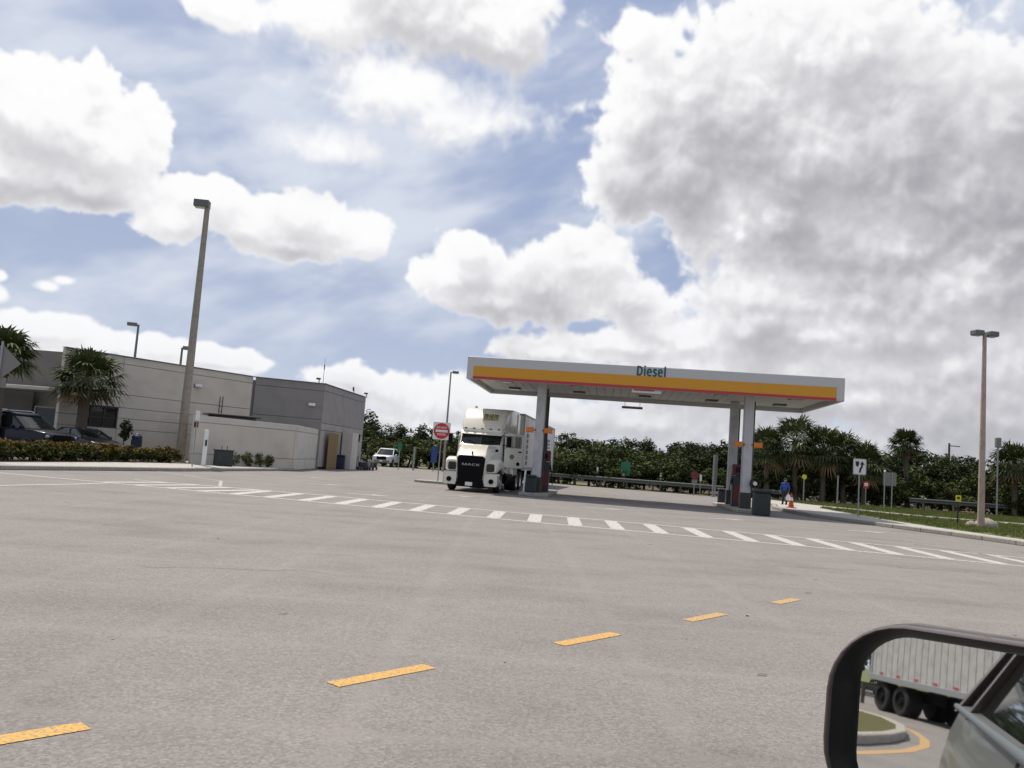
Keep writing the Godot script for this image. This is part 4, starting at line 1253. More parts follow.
# a box trailer along -z from z0 to z1 in its own axes
func trailer_box(o: Node3D, z0: float, z1: float, ribs: float, floor_y: float, top_y: float, hang := 1.4, rim := "alloy") -> void:
	var len := z0 - z1
	var zc := (z0 + z1) * 0.5
	part("box", Shape.new().bevel(Vector3(0, (floor_y + top_y) / 2, zc), Vector3(2.56, top_y - floor_y, len), 0.02).done(), M.trailer_white, o)
	part("roof_rail", bx(Vector3(2.62, 0.1, len + 0.02), Vector3(0, top_y - 0.04, zc), 0.01), M.galvanised, o)
	for s in [-1.0, 1.0]:
		part("bottom_rail", bx(Vector3(0.06, 0.2, len), Vector3(s * 1.29, floor_y + 0.02, zc), 0.01), M.galvanised, o)
		var rib := bx(Vector3(0.016, top_y - floor_y - 0.22, 0.03))
		var n := int(len / ribs)
		for i in n:
			part("rib", rib, M.trailer_white, o, Vector3(s * 1.287, (floor_y + top_y) / 2 + 0.01, z0 - ribs * (i + 0.5)))
		part("corner_post", bx(Vector3(0.04, top_y - floor_y - 0.1, 0.14), Vector3(s * 1.285, (floor_y + top_y) / 2, z0 - 0.08)), M.galvanised, o)
		part("corner_post", bx(Vector3(0.04, top_y - floor_y - 0.1, 0.14), Vector3(s * 1.285, (floor_y + top_y) / 2, z1 + 0.08)), M.galvanised, o)
		part("landing_leg", bx(Vector3(0.14, 1.0, 0.14), Vector3(s * 0.7, 0.62, z0 - 2.8)), M.chassis, o)
		part("landing_shoe", bx(Vector3(0.26, 0.04, 0.26), Vector3(s * 0.7, 0.13, z0 - 2.8)), M.chassis, o)
		for z in [z1 + hang, z1 + hang + 1.25]:
			wheel(o, Vector3(s * 1.22, 0.5, z), 0.5, 0.58, s, M[rim])
	part("bogie", bx(Vector3(1.3, 0.35, 3.4), Vector3(0, 0.78, z1 + 2.0)), M.chassis, o)
	part("underride_guard", bx(Vector3(2.3, 0.12, 0.1), Vector3(0, 0.55, z1 + 0.1)), M.chassis, o)

func build_trailer(tr: Transform3D) -> void:
	var o := thing("box_trailer", tr.origin, -deg_to_rad(9.0), "white box trailer coupled behind the white semi truck", "trailer")
	trailer_box(o, -7.0, -23.2, 0.62, 1.12, 4.05)
	# marks down the side: a column of small dark signs, then two grey printed panels
	for i in 7:
		part("side_mark", bx(Vector3(0.014, 0.2, 0.5), Vector3(1.306, 3.25 - 0.3 * i, -8.7)), M.print_red if i == 5 else M.print_grey, o)
	for z in [-12.6, -19.4]:
		var p := part("printed_panel", bx(Vector3(0.012, 1.15, 1.5), Vector3(1.306, 2.55, z)), M.print_grey, o)
		for k in 4:
			part("print", bx(Vector3(0.012, 0.1, 1.2), Vector3(1.314, 2.92 - 0.24 * k, z)), M.trailer_white, p)
	for z in [-11.0, -14.5, -18.0, -21.5]:
		part("reflector", bx(Vector3(0.012, 0.06, 0.3), Vector3(1.325, 1.14, z)), M.print_red, o)
	# side skirt
	part("side_skirt", bx(Vector3(0.04, 0.62, 5.8), Vector3(1.24, 0.72, -14.6)), M.trailer_white, o)
	for z in [-11.0, -14.0, -17.0]:
		part("cross_member", bx(Vector3(2.4, 0.12, 0.1), Vector3(0, 1.0, z)), M.chassis, o)


# ---------------------------------------------------------------- plants
var leaf_normals := true

# a crown: clumps of small leaf faces through a volume of lobes; lobes are [centre, radii]
func crown_mesh(sd: int, lobe_list: Array, clumps: int, per: int, leaf: float, clump_r: float, colors: Array, tips := []) -> ArrayMesh:
	var rng := RandomNumberGenerator.new()
	rng.seed = sd
	var s := Shape.new()
	s.colored = true
	for c in clumps:
		var lb: Array = lobe_list[rng.randi() % lobe_list.size()]
		var d := Vector3(rng.randfn(), rng.randfn(), rng.randfn()).normalized()
		var rad := pow(rng.randf(), 0.33) * (0.72 + 0.28 * rng.randf())
		var ctr: Vector3 = lb[0] + d * rad * lb[1]
		var cr := clump_r * rng.randf_range(0.7, 1.3)
		var shade: Color = colors[rng.randi() % colors.size()]
		for i in per:
			var dd := Vector3(rng.randfn(), rng.randfn() * 0.75, rng.randfn()).normalized()
			var p: Vector3 = ctr + dd * cr * pow(rng.randf(), 0.4)
			if p.y < 0.02:
				p.y = 0.02 + rng.randf() * 0.1
			var out: Vector3 = (dd * 0.8 + Vector3(0, 0.45, 0) + Vector3(rng.randfn(), rng.randfn(), rng.randfn()) * 0.5).normalized()
			var side := out.cross(Vector3(rng.randfn(), rng.randfn(), rng.randfn())).normalized()
			var up := out.cross(side)
			var k := leaf * rng.randf_range(0.6, 1.3)
			var v := rng.randf_range(0.75, 1.3)
			var col := shade
			if tips.size() and rng.randf() < clampf((p.y - lb[0].y) / lb[1].y * 0.75 + 0.16, 0.02, 0.85):
				col = tips[rng.randi() % tips.size()]
			s.col = Color(col.r * v, col.g * v, col.b * v)
			var a := p - side * k * 0.42
			var b := p + up * k * 0.75
			var e := p + side * k * 0.42
			var f := p - up * k * 0.6
			s.tri(a, b, e)
			s.tri(a, e, f)
	return s.done()

func trunk_mesh(sd: int, h: float, r: float, spread: float) -> ArrayMesh:
	var rng := RandomNumberGenerator.new()
	rng.seed = sd
	var s := Shape.new()
	var top := Vector3(rng.randf_range(-1, 1) * 0.2, h * 0.55, rng.randf_range(-1, 1) * 0.2)
	s.tube([Vector3(0, -0.1, 0), top * 0.5 + Vector3(0.06, 0, 0), top], [r * 1.3, r, r * 0.75], 7)
	for i in 5:
		var a := TAU * i / 5.0 + rng.randf()
		var e := Vector3(cos(a) * spread * rng.randf_range(0.4, 0.8), h * rng.randf_range(0.72, 0.95), sin(a) * spread * rng.randf_range(0.4, 0.8))
		s.tube([top, top.lerp(e, 0.5) + Vector3(0, 0.2, 0), e], [r * 0.6, r * 0.4, r * 0.15], 5)
	return s.done()

# fan palm: trunk with old boots, fronds of narrow blades
func palm(at: Vector3, h: float, cr: float, sd: int, label: String, tr := 0.17) -> void:
	var rng := RandomNumberGenerator.new()
	rng.seed = sd
	var o := thing("fan_palm", at, rng.randf() * TAU, label, "palm tree", "fan palms")
	var lean := Vector3(rng.randf_range(-0.05, 0.05), 1, rng.randf_range(-0.05, 0.05))
	var pts := []
	var rad := []
	for i in 14:
		var t := i / 13.0
		pts.append(lean * h * t + Vector3(0, -0.05, 0))
		rad.append(tr * (1.15 - 0.25 * t) * (1.12 if i % 2 else 0.95) * (1.35 if t > 0.7 else 1.0))
	part("trunk", Shape.new().tube(pts, rad, 9).done(), M.palm_trunk, o)
	var s := Shape.new()
	s.colored = true
	var dead := Shape.new()
	dead.colored = true
	var top := lean * h
	var n := 44
	for i in n:
		var az := TAU * i * 0.381966 + rng.randf() * 0.3
		var el := lerpf(1.35, -0.75, pow((i + 0.5) / n, 0.85)) + rng.randf_range(-0.15, 0.15)
		var is_dead := i > n - 5
		var dir := Vector3(cos(az) * cos(el), sin(el), sin(az) * cos(el))
		var side := dir.cross(Vector3.UP).normalized()
		var up := side.cross(dir)
		var pl := cr * rng.randf_range(0.42, 0.6)
		var hub := top + dir * pl + Vector3(0, -0.10 * cr, 0)
		var S: Shape = dead if is_dead else s
		var g := rng.randf_range(0.75, 1.25)
		S.col = Color(0.085, 0.10, 0.03)
		S.tube([top, top + dir * pl * 0.5 + Vector3(0, 0.03, 0), hub], [0.022, 0.018, 0.014], 4, false)
		var blades := 17
		for k in blades:
			var f := (k - (blades - 1) * 0.5) / ((blades - 1) * 0.5)
			var a := f * 1.75
			var bd := (dir * cos(a) + side * sin(a) + up * (0.22 - 0.3 * absf(f))).normalized()
			var len := cr * (0.62 - 0.16 * absf(f)) * rng.randf_range(0.85, 1.1)
			var w := 0.058
			var ac := bd.cross(up).normalized()
			var m := hub + bd * len * 0.55
			var e := hub + bd * len + Vector3(0, -len * rng.randf_range(0.15, 0.5), 0)
			if is_dead:
				S.col = Color(0.16, 0.115, 0.06) * g
			else:
				S.col = Color(0.050, 0.066, 0.026) * g if rng.randf() < 0.85 else Color(0.11, 0.115, 0.055) * g
			S.tri(hub, m - ac * w, m + ac * w)
			S.tri(m - ac * w, e, m + ac * w)
	part("crown", s.done(), M.leaf, o)
	part("dead_fronds", dead.done(), M.leaf, o)

func build_plants() -> void:
	var lf := mat("leaf", Color.WHITE, 0.75)
	lf.metallic_specular = 0.22
	lf.vertex_color_use_as_albedo = true
	lf.backlight_enabled = true
	lf.backlight = Color(0.34, 0.36, 0.20)
	var bark := ntex(noise(FastNoiseLite.TYPE_SIMPLEX_SMOOTH, 0.05, 4, 91), 256, [[0.0, lin(0.05, 0.04, 0.03)], [1.0, lin(0.14, 0.115, 0.09)]])
	textured("bark", bark, 1.5, 0.95, false)
	var pt := ntex(noise(FastNoiseLite.TYPE_CELLULAR, 0.06, 2, 92), 256, [[0.0, lin(0.07, 0.055, 0.04)], [1.0, lin(0.20, 0.165, 0.125)]])
	textured("palm_trunk", pt, 1.6, 0.95, false)
	# prototypes
	var dark := [Color(0.030, 0.042, 0.018), Color(0.040, 0.055, 0.020), Color(0.050, 0.066, 0.026), Color(0.036, 0.047, 0.024)]
	var mid := [Color(0.040, 0.056, 0.019), Color(0.052, 0.070, 0.023), Color(0.064, 0.080, 0.028), Color(0.044, 0.055, 0.021)]
	var olive := [Color(0.070, 0.082, 0.029), Color(0.085, 0.092, 0.036), Color(0.058, 0.073, 0.025)]
	var protos := []
	for i in 5:
		var rng := RandomNumberGenerator.new()
		rng.seed = 400 + i
		var lb := []
		for k in 6:
			var a := TAU * k / 6.0 + rng.randf()
			lb.append([Vector3(cos(a) * rng.randf_range(0.4, 1.6), rng.randf_range(2.4, 4.4), sin(a) * rng.randf_range(0.4, 1.6)), Vector3(rng.randf_range(1.1, 1.7), rng.randf_range(0.9, 1.4), rng.randf_range(1.1, 1.7))])
		lb.append([Vector3(rng.randf_range(-0.4, 0.4), 4.6, 0), Vector3(1.4, 1.0, 1.4)])
		lb.append([Vector3(0, 1.6, 0), Vector3(2.0, 1.2, 2.0)])
		protos.append([crown_mesh(500 + i, lb, 150, 36, 0.19, 0.46, dark), trunk_mesh(600 + i, 4.6, 0.16, 2.0)])
	var shrubs := []
	for i in 5:
		var rng := RandomNumberGenerator.new()
		rng.seed = 700 + i
		var lb := []
		for k in 5:
			var a := TAU * k / 5.0 + rng.randf()
			lb.append([Vector3(cos(a) * rng.randf_range(0.3, 0.9), rng.randf_range(0.8, 1.7), sin(a) * rng.randf_range(0.3, 0.9)), Vector3(rng.randf_range(0.6, 1.0), rng.randf_range(0.5, 0.8), rng.randf_range(0.6, 1.0))])
		lb.append([Vector3(0, 0.5, 0), Vector3(1.2, 0.6, 1.2)])
		shrubs.append([crown_mesh(800 + i, lb, 100, 30, 0.12, 0.27, olive if i % 3 == 2 else mid), trunk_mesh(900 + i, 1.6, 0.06, 0.9)])
	# far ridge of rounded trees, left to right: x, z, size
	var rng := RandomNumberGenerator.new()
	rng.seed = 9
	var k := 0
	for i in 28:
		var az := lerpf(-10.5, 34.0, i / 27.0) + rng.randf_range(-0.5, 0.5)
		var dist := rng.randf_range(108, 132)
		var sz := rng.randf_range(0.86, 1.26)
		if az < -2.0:
			sz *= 0.95
		var o := thing("ridge_tree", Vector3(sin(deg_to_rad(az)) * dist, 0, -cos(deg_to_rad(az)) * dist), rng.randf() * TAU, "dark rounded tree, %s from the left in the far tree line" % ordinal(i), "tree", "dark trees of the far tree line")
		o.scale = Vector3(sz * 1.35, sz, sz * 1.35)
		var p: Array = protos[rng.randi() % 5]
		part("trunk", p[1], M.bark, o)
		part("crown", p[0], M.leaf, o)
		k += 1
	# second row, lower and lighter, nearer
	for i in 30:
		var az := lerpf(-9.5, 33.0, i / 29.0) + rng.randf_range(-0.4, 0.4)
		var dist := rng.randf_range(84, 97)
		var o := thing("thicket_shrub", Vector3(sin(deg_to_rad(az)) * dist, 0, -cos(deg_to_rad(az)) * dist), rng.randf() * TAU, "bushy green shrub, %s from the left in front of the far tree line" % ordinal(i), "shrub", "shrubs before the far tree line")
		var sz := rng.randf_range(1.35, 2.0)
		o.scale = Vector3(sz * 1.3, sz, sz * 1.3)
		var p: Array = shrubs[rng.randi() % 5]
		part("trunk", p[1], M.bark, o)
		part("crown", p[0], M.leaf, o)
	# bushes along the guardrail behind the canopy
	for i in 26:
		var t := i / 25.0
		var x := lerpf(-7.0, 21.5, t)
		var z := lerpf(-88.0, -64.0, smoothstep(0.0, 0.45, t)) - 2.5 + rng.randf_range(-1.0, 1.0)
		var o := thing("roadside_bush", Vector3(x, 0, z), rng.randf() * TAU, "light green bush, %s from the left along the guardrail behind the canopy" % ordinal(i), "bush", "bushes along the guardrail behind the canopy")
		var sz := rng.randf_range(0.75, 1.25)
		o.scale = Vector3(sz * 1.35, sz, sz * 1.2)
		var p: Array = shrubs[rng.randi() % 5]
		part("stem", p[1], M.bark, o)
		part("foliage", p[0], M.leaf, o)
	# trees of the right-hand wood
	k = 0
	for s in [[15.2, -68, 0.72], [18.0, -69, 0.82], [21.5, -70, 0.85], [24.8, -69, 0.8], [27.5, -71, 0.85], [29.5, -66, 0.72], [31.8, -69, 0.82], [34.0, -65, 0.78], [36.5, -68, 0.85], [38.5, -64, 0.80], [40.0, -61, 0.78], [42.2, -66, 0.92], [43.8, -62, 0.86], [46.0, -65, 0.9]]:
		var o := thing("wood_tree", Vector3(s[0], 0, s[1]), rng.randf() * TAU, "dense green tree, %s from the left in the wood right of the canopy" % ordinal(k), "tree", "trees of the wood on the right")
		o.scale = Vector3(s[2] * 1.25, s[2], s[2] * 1.2)
		var p: Array = protos[k % 5]
		part("trunk", p[1], M.bark, o)
		part("crown", p[0], M.leaf, o)
		k += 1
	k = 0
	for s in [[17.6, -62.4, 0.8], [20.3, -62.6, 1.0], [22.6, -63.2, 1.0], [24.9, -62.8, 1.15], [27.0, -63.0, 1.1], [28.9, -62.2, 1.25], [31.0, -62.4, 1.3], [33.0, -61.6, 1.2], [35.2, -61.8, 1.3], [37.3, -60.8, 1.2], [39.0, -60.4, 1.3], [36.0, -58.8, 0.7], [41.5, -59.0, 1.2], [38.5, -56.5, 0.9], [43.5, -58.0, 1.3]]:
		var o := thing("wood_shrub", Vector3(s[0], 0.02, s[1]), rng.randf() * TAU, "leafy shrub, %s from the left at the foot of the right-hand wood" % ordinal(k), "shrub", "shrubs at the foot of the right-hand wood")
		o.scale = Vector3(s[2] * 1.2, s[2], s[2] * 1.1)
		var p: Array = shrubs[k % 5]
		part("stem", p[1], M.bark, o)
		part("foliage", p[0], M.leaf, o)
		k += 1
	# fan palms
	palm(Vector3(19.4, 0.02, -61.6), 3.8, 2.1, 31, "fan palm just right of the near right canopy column")
	palm(Vector3(21.6, 0.02, -62.0), 4.5, 2.6, 32, "tallest fan palm in the cluster right of the canopy")
	palm(Vector3(23.4, 0.02, -61.4), 4.1, 2.2, 33, "fan palm right of the tallest palm, behind the yellow marker post")
	palm(Vector3(25.2, 0.02, -62.0), 3.8, 2.2, 34, "fan palm left of the keep right sign in front of the wood")
	palm(Vector3(26.2, 0.02, -60.8), 3.2, 2.0, 38, "low fan palm directly behind the keep right sign")
	palm(Vector3(30.6, 0.02, -63.2), 5.1, 1.4, 35, "slender fan palm with a small round head above the wood")
	palm(Vector3(35.8, 0.02, -58.4), 3.9, 2.0, 36, "fan palm left of the pinkish lamp pole")
	palm(Vector3(38.4, 0.02, -57.0), 3.5, 2.2, 37, "fan palm right of the pinkish lamp pole")
	palm(Vector3(-22.3, 0.15, -43.4), 4.15, 2.0, 41, "fan palm in front of the beige wall window", 0.25)
	palm(Vector3(-23.2, 0.15, -37.6), 4.6, 1.6, 42, "fan palm behind the back of the diamond sign", 0.2)
	# hedge of red-tipped bushes along the left pavement
	var hedge := []
	var green := [Color(0.035, 0.048, 0.016), Color(0.050, 0.062, 0.018), Color(0.030, 0.038, 0.014), Color(0.075, 0.080, 0.020)]
	var rust := [Color(0.17, 0.068, 0.018), Color(0.19, 0.10, 0.024), Color(0.13, 0.09, 0.022), Color(0.085, 0.085, 0.02), Color(0.06, 0.07, 0.02)]
	for i in 5:
		hedge.append([crown_mesh(1000 + i, [[Vector3(0, 0.34, 0), Vector3(0.62, 0.40, 0.55)], [Vector3(0.3, 0.42, 0.1), Vector3(0.42, 0.34, 0.4)], [Vector3(-0.3, 0.40, -0.1), Vector3(0.42, 0.34, 0.4)]], 80, 24, 0.075, 0.15, green, rust), trunk_mesh(1100 + i, 0.5, 0.025, 0.4)])
	var path := [Vector2(-19.0, -26.5), Vector2(-18.6, -31.6), Vector2(-18.5, -37.8), Vector2(-17.9, -41.0), Vector2(-16.95, -43.6)]
	k = 0
	for i in path.size() - 1:
		var n := int(path[i].distance_to(path[i + 1]) / 0.86)
		for j in n:
			var p: Vector2 = path[i].lerp(path[i + 1], (j + rng.randf() * 0.3) / n)
			var o := thing("hedge_bush", Vector3(p.x + rng.randf_range(-0.12, 0.12), 0.15, p.y), rng.randf() * TAU, "rust-tipped green bush, %s from the near end of the pavement hedge" % ordinal(k), "bush", "rust-tipped hedge along the left pavement")
			var sz := rng.randf_range(0.92, 1.12)
			o.scale = Vector3(sz * 1.08, sz, sz * 1.1)
			part("stem", hedge[k % 5][1], M.bark, o)
			part("foliage", hedge[k % 5][0], M.leaf, o)
			k += 1
	# feathery shrubs against the yard wall
	var pale := [Color(0.13, 0.14, 0.055), Color(0.10, 0.12, 0.04), Color(0.075, 0.095, 0.035)]
	k = 0
	for s in [[-15.45, -46.0, 0.9], [-15.0, -46.7, 1.0], [-14.5, -47.4, 0.85], [-14.1, -48.0, 0.7]]:
		var o := thing("wall_shrub", Vector3(s[0] + 0.5, 0.15, s[1] + 0.35), k * 1.3, "pale feathery shrub, %s from the left against the low yard wall" % ordinal(k), "shrub", "feathery shrubs against the yard wall")
		part("stem", hedge[k % 5][1], M.bark, o)
		part("foliage", crown_mesh(1200 + k, [[Vector3(0, 0.35, 0), Vector3(0.5, 0.5, 0.5) * s[2]]], 50, 14, 0.10, 0.14, pale), M.leaf, o)
		k += 1
	# young tree in the parking lot
	var y := thing("young_tree", Vector3(-20.2, 0.15, -44.0), 0, "slim young tree beside the parked cars in front of the beige wall", "tree")
	part("trunk", trunk_mesh(77, 1.6, 0.035, 0.2), M.bark, y)
	part("crown", crown_mesh(1300, [[Vector3(0, 1.5, 0), Vector3(0.28, 0.65, 0.28)]], 40, 14, 0.12, 0.16, dark), M.leaf, y)
	# trees behind the photographer, seen in the mirror
	k = 0
	for p in [[-52.0, 2.0, 1.2], [-56.0, 6.5, 1.35], [-49.0, 5.2, 1.1], [-60.0, -2.0, 1.3], [-54.0, 10.0, 1.3]]:
		var s := [p[0] * 0.788 - p[1] * 0.616, -p[0] * 0.616 - p[1] * 0.788, p[2]]
		var o := thing("back_tree", Vector3(s[0], 0, s[1]), k * 2.0, "dark tree, %s along the road behind the car, seen only in its mirror" % ordinal(k), "tree", "trees behind the car")
		o.scale = Vector3.ONE * s[2]
		part("trunk", protos[k % 5][1], M.bark, o)
		part("crown", protos[k % 5][0], M.leaf, o)
		k += 1
	grass()

# short grass on the verges: too many blades to count
func grass() -> void:
	var rng := RandomNumberGenerator.new()
	rng.seed = 55
	var s := Shape.new()
	s.colored = true
	for i in 9:
		var a := rng.randf() * TAU
		var p := Vector3(rng.randf_range(-0.08, 0.08), 0, rng.randf_range(-0.08, 0.08))
		var d := Vector3(cos(a), 0, sin(a))
		var h := rng.randf_range(0.04, 0.09)
		var tip := p + Vector3(0, h, 0) + Vector3(rng.randf_range(-1, 1), 0, rng.randf_range(-1, 1)) * 0.035
		s.tri(p - d * 0.012, tip, p + d * 0.012)
	var tuft := s.done()
	var mm := MultiMesh.new()
	mm.transform_format = MultiMesh.TRANSFORM_3D
	mm.use_colors = true
	mm.mesh = tuft
	var spots := []
	for poly in [verge_near, verge_far]:
		var n := 0
		while n < 14000:
			var p := Vector2(rng.randf_range(16.5, 46), rng.randf_range(-59.5, -22))
			if Geometry2D.is_point_in_polygon(p, poly):
				spots.append(p)
				n += 1
	mm.instance_count = spots.size()
	for i in spots.size():
		var b := Basis(Vector3.UP, rng.randf() * TAU).scaled(Vector3.ONE * rng.randf_range(0.8, 1.7))
		mm.set_instance_transform(i, Transform3D(b, Vector3(spots[i].x, 0.168, spots[i].y)))
		var v := rng.randf_range(0.7, 1.3)
		mm.set_instance_color(i, Color(0.13 * v, 0.165 * v, 0.045 * v) if rng.randf() < 0.75 else Color(0.22 * v, 0.20 * v, 0.09 * v))
	var o := MultiMeshInstance3D.new()
	o.name = "grass"
	o.multimesh = mm
	o.material_override = M.leaf
	add_child(o)
	tag(o, "short green grass growing on the verges right of the kerb", "grass")
	o.set_meta("kind", "stuff")


# ---------------------------------------------------------------- signs, lamp posts, guardrails
func sign_post(at: Vector3, h: float, r: float, label: String, category := "sign", turn := 0.0, called := "road_sign") -> Node3D:
	var o := thing(called, at, turn, label, category)
	part("post", Shape.new().tube([Vector3(0, -0.05, 0), Vector3(0, h, 0)], [r], 8).done(), M.galvanised, o)
	return o

func disc(r: float, deep: float, sides := 28) -> ArrayMesh:
	return Shape.new().lathe(Vector3.ZERO, Vector3(0, 0, 1), [Vector2(r, 0), Vector2(r, deep), Vector2(0, deep)], sides).done()

func plate(w: float, h: float, r: float, deep: float) -> ArrayMesh:
	return Shape.new().prism(rrect(w, h, r, 3), -deep / 2, deep / 2).done()

func guardrail(pts: Array, label: String, y := 0.0) -> void:
	var a0: Vector2 = pts[0]
	var o := thing("guardrail", Vector3(a0.x, y, a0.y), 0, label, "guardrail", "steel guardrails")
	for i in pts.size() - 1:
		var a: Vector2 = pts[i] - a0
		var b: Vector2 = pts[i + 1] - a0
		var d := (b - a).normalized()
		var bas := Basis(Vector3.UP, -atan2(d.y, d.x))
		var len := a.distance_to(b)
		var prof := PackedVector2Array([Vector2(0, 0.52), Vector2(0.05, 0.56), Vector2(0.05, 0.62), Vector2(0.0, 0.67), Vector2(0.05, 0.72), Vector2(0.05, 0.78), Vector2(0, 0.82), Vector2(-0.015, 0.82), Vector2(0.03, 0.77), Vector2(-0.015, 0.67), Vector2(0.03, 0.57), Vector2(-0.015, 0.52)])
		part("beam", Shape.new().prism(prof, 0.0, len, Basis(Vector3(0, 0, 1), Vector3.UP, Vector3(1, 0, 0)) if true else bas).done(), M.dull_steel, o, Vector3(a.x, 0, a.y), bas)
		var n := maxi(1, int(len / 1.95))
		for k in n:
			var p := a.lerp(b, (k + 0.5) / n)
			part("post", bx(Vector3(0.12, 0.84, 0.14), Vector3(0, 0.36, -0.1)), M.bark, o, Vector3(p.x, 0, p.y), bas)

func build_signs() -> void:
	# do not enter, on its little island left of the lorry
	var isl := setting("traffic_island", slab(V2([[-4.9, -45.2], [-4.6, -44.9], [-2.9, -44.8], [-2.5, -45.1], [-2.6, -46.6], [-4.8, -46.6]]), -0.02, 0.12), M.kerb_concrete)
	var s := sign_post(Vector3(-3.65, 0.12, -45.4), 3.2, 0.032, "square red and white DO NOT ENTER sign left of the truck")
	part("plate", plate(0.95, 0.95, 0.06, 0.006), M.sign_white, s, Vector3(0, 2.74, 0.045))
	part("disc", disc(0.43, 0.006), M.sign_red, s, Vector3(0, 2.74, 0.049))
	part("bar", bx(Vector3(0.66, 0.13, 0.006)), M.sign_white, s, Vector3(0, 2.74, 0.059))
	part("lettering", letters("DO NOT", 0.11, 0.006), M.sign_white, s, Vector3(0, 2.93, 0.058))
	part("lettering", letters("ENTER", 0.11, 0.006), M.sign_white, s, Vector3(0, 2.55, 0.058))
	# keep right sign on the right kerb
	s = sign_post(Vector3(16.15, 0.148, -38.0), 2.62, 0.032, "white keep right sign with black arrow beside the right kerb", "sign", -0.25)
	part("plate", plate(0.56, 0.72, 0.04, 0.006), M.sign_white, s, Vector3(0, 2.26, 0.045))
	part("border", Shape.new().prism(rrect(0.52, 0.68, 0.03, 3), 0.0, 0.003).done(), M.sign_black, s, Vector3(0, 2.26, 0.0485))
	part("field", Shape.new().prism(rrect(0.50, 0.66, 0.025, 3), 0.0, 0.003).done(), M.sign_white, s, Vector3(0, 2.26, 0.0505))
	part("median_symbol", Shape.new().prism(PackedVector2Array([Vector2(-0.19, 0.24), Vector2(-0.02, 0.24), Vector2(-0.04, 0.06), Vector2(-0.105, -0.02), Vector2(-0.17, 0.06)]), 0.0, 0.004).done(), M.sign_black, s, Vector3(0, 2.26, 0.054))
	part("arrow", Shape.new().prism(PackedVector2Array([Vector2(-0.03, -0.27), Vector2(0.06, -0.27), Vector2(0.07, -0.14), Vector2(0.13, -0.02), Vector2(0.145, 0.10), Vector2(0.21, 0.10), Vector2(0.105, 0.26), Vector2(0.0, 0.10), Vector2(0.065, 0.10), Vector2(0.055, 0.02), Vector2(-0.01, -0.1)]), 0.0, 0.004).done(), M.sign_black, s, Vector3(0, 2.26, 0.054))
	# the back of a diamond sign at the left edge
	s = sign_post(Vector3(-18.35, 0.148, -29.6), 4.3, 0.04, "grey back of a diamond road sign at the left edge", "sign", 0.35)
	part("plate", plate(0.92, 0.92, 0.05, 0.006), M.sign_back, s, Vector3(0, 3.55, -0.05), Basis(Vector3.BACK, PI / 4))
	part("small_plate", plate(0.5, 0.36, 0.03, 0.006), M.sign_back, s, Vector3(0, 2.82, -0.05))
	for y in [3.25, 3.85, 2.82]:
		part("bolt", disc(0.02, 0.02, 8), M.galvanised, s, Vector3(0, y, 0.04))
	# thin posts on the left pavement
	s = sign_post(Vector3(-14.75, 0.148, -39.3), 2.62, 0.03, "slim pale sign post in front of the tall tan pole", "sign", 0.7)
	part("plate", plate(0.32, 0.46, 0.03, 0.006), M.sign_white, s, Vector3(0, 2.42, 0.04), Basis(Vector3.UP, 0.6))
	part("red_plate", plate(0.34, 0.26, 0.03, 0.006), M.dull_red, s, Vector3(0, 1.98, -0.04), Basis(Vector3.UP, 0.6))
	var w := thing("service_post", Vector3(-14.95, 0.148, -41.3), 0.3, "stout white service post by the low yard wall", "post")
	part("column", Shape.new().bevel(Vector3(0, 0.9, 0), Vector3(0.2, 1.8, 0.2), 0.02).done(), M.sign_white, w)
	part("hatch", bx(Vector3(0.1, 0.3, 0.02), Vector3(0.02, 1.15, 0.105)), M.frame_dark, w)
	var u := thing("utility_cabinet", Vector3(-14.75, 0.148, -43.5), 0.6, "dark green utility cabinet in front of the low yard wall", "cabinet")
	part("body", Shape.new().bevel(Vector3(0, 0.40, 0), Vector3(0.85, 0.8, 0.6), 0.02).done(), M.bin_green, u)
	part("lid", Shape.new().bevel(Vector3(0, 0.83, 0), Vector3(0.92, 0.06, 0.68), 0.015).done(), M.bin_green, u)
	for x in [-0.12, 0.15]:
		part("valve", Shape.new().tube([Vector3(x, 0.84, 0), Vector3(x, 1.05, 0)], [0.02], 6).done(), M.frame_dark, u)
	# far signs left of the lorry
	s = sign_post(Vector3(-9.45, 0, -73.3), 2.38, 0.04, "small green sign on a thin post right of the white pickup")
	part("plate", plate(0.4, 0.62, 0.02, 0.01), M.sign_green, s, Vector3(0, 2.1, 0.05))
	s = sign_post(Vector3(-8.43, 0, -76.0), 2.15, 0.09, "plain tan bollard post between the pickup and the red sign", "post", 0.0, "bollard")
	part("cap", disc(0.09, 0.02, 12), M.sign_back, s, Vector3(0, 2.15, 0), Basis(Vector3.RIGHT, -PI / 2))
	s = sign_post(Vector3(-6.7, 0, -77.0), 2.3, 0.04, "narrow blue sign behind the red DO NOT ENTER sign")
	part("plate", plate(0.55, 1.5, 0.03, 0.01), M.sign_blue, s, Vector3(0, 1.6, 0.05))
	# far signs behind the canopy
	s = sign_post(Vector3(9.2, 0, -64.6), 1.5, 0.04, "green panel sign by the guardrail behind the canopy", "sign", -0.5)
	part("plate", plate(0.75, 1.05, 0.04, 0.01), M.sign_green, s, Vector3(0.1, 1.55, 0.05))
	part("marker", plate(0.18, 0.2, 0.02, 0.01), M.sign_white, s, Vector3(-0.05, 1.12, 0.07))
	s = sign_post(Vector3(7.15, 0, -65.0), 1.55, 0.035, "thin marker post left of the green panel sign", "post", 0.0, "marker_post")
	part("plate", plate(0.14, 0.4, 0.02, 0.01), M.sign_white, s, Vector3(0, 1.32, 0.05))
	s = sign_post(Vector3(12.0, 0, -64.4), 1.45, 0.035, "thin white marker post between the green panel and the red sign", "post", 0.0, "marker_post")
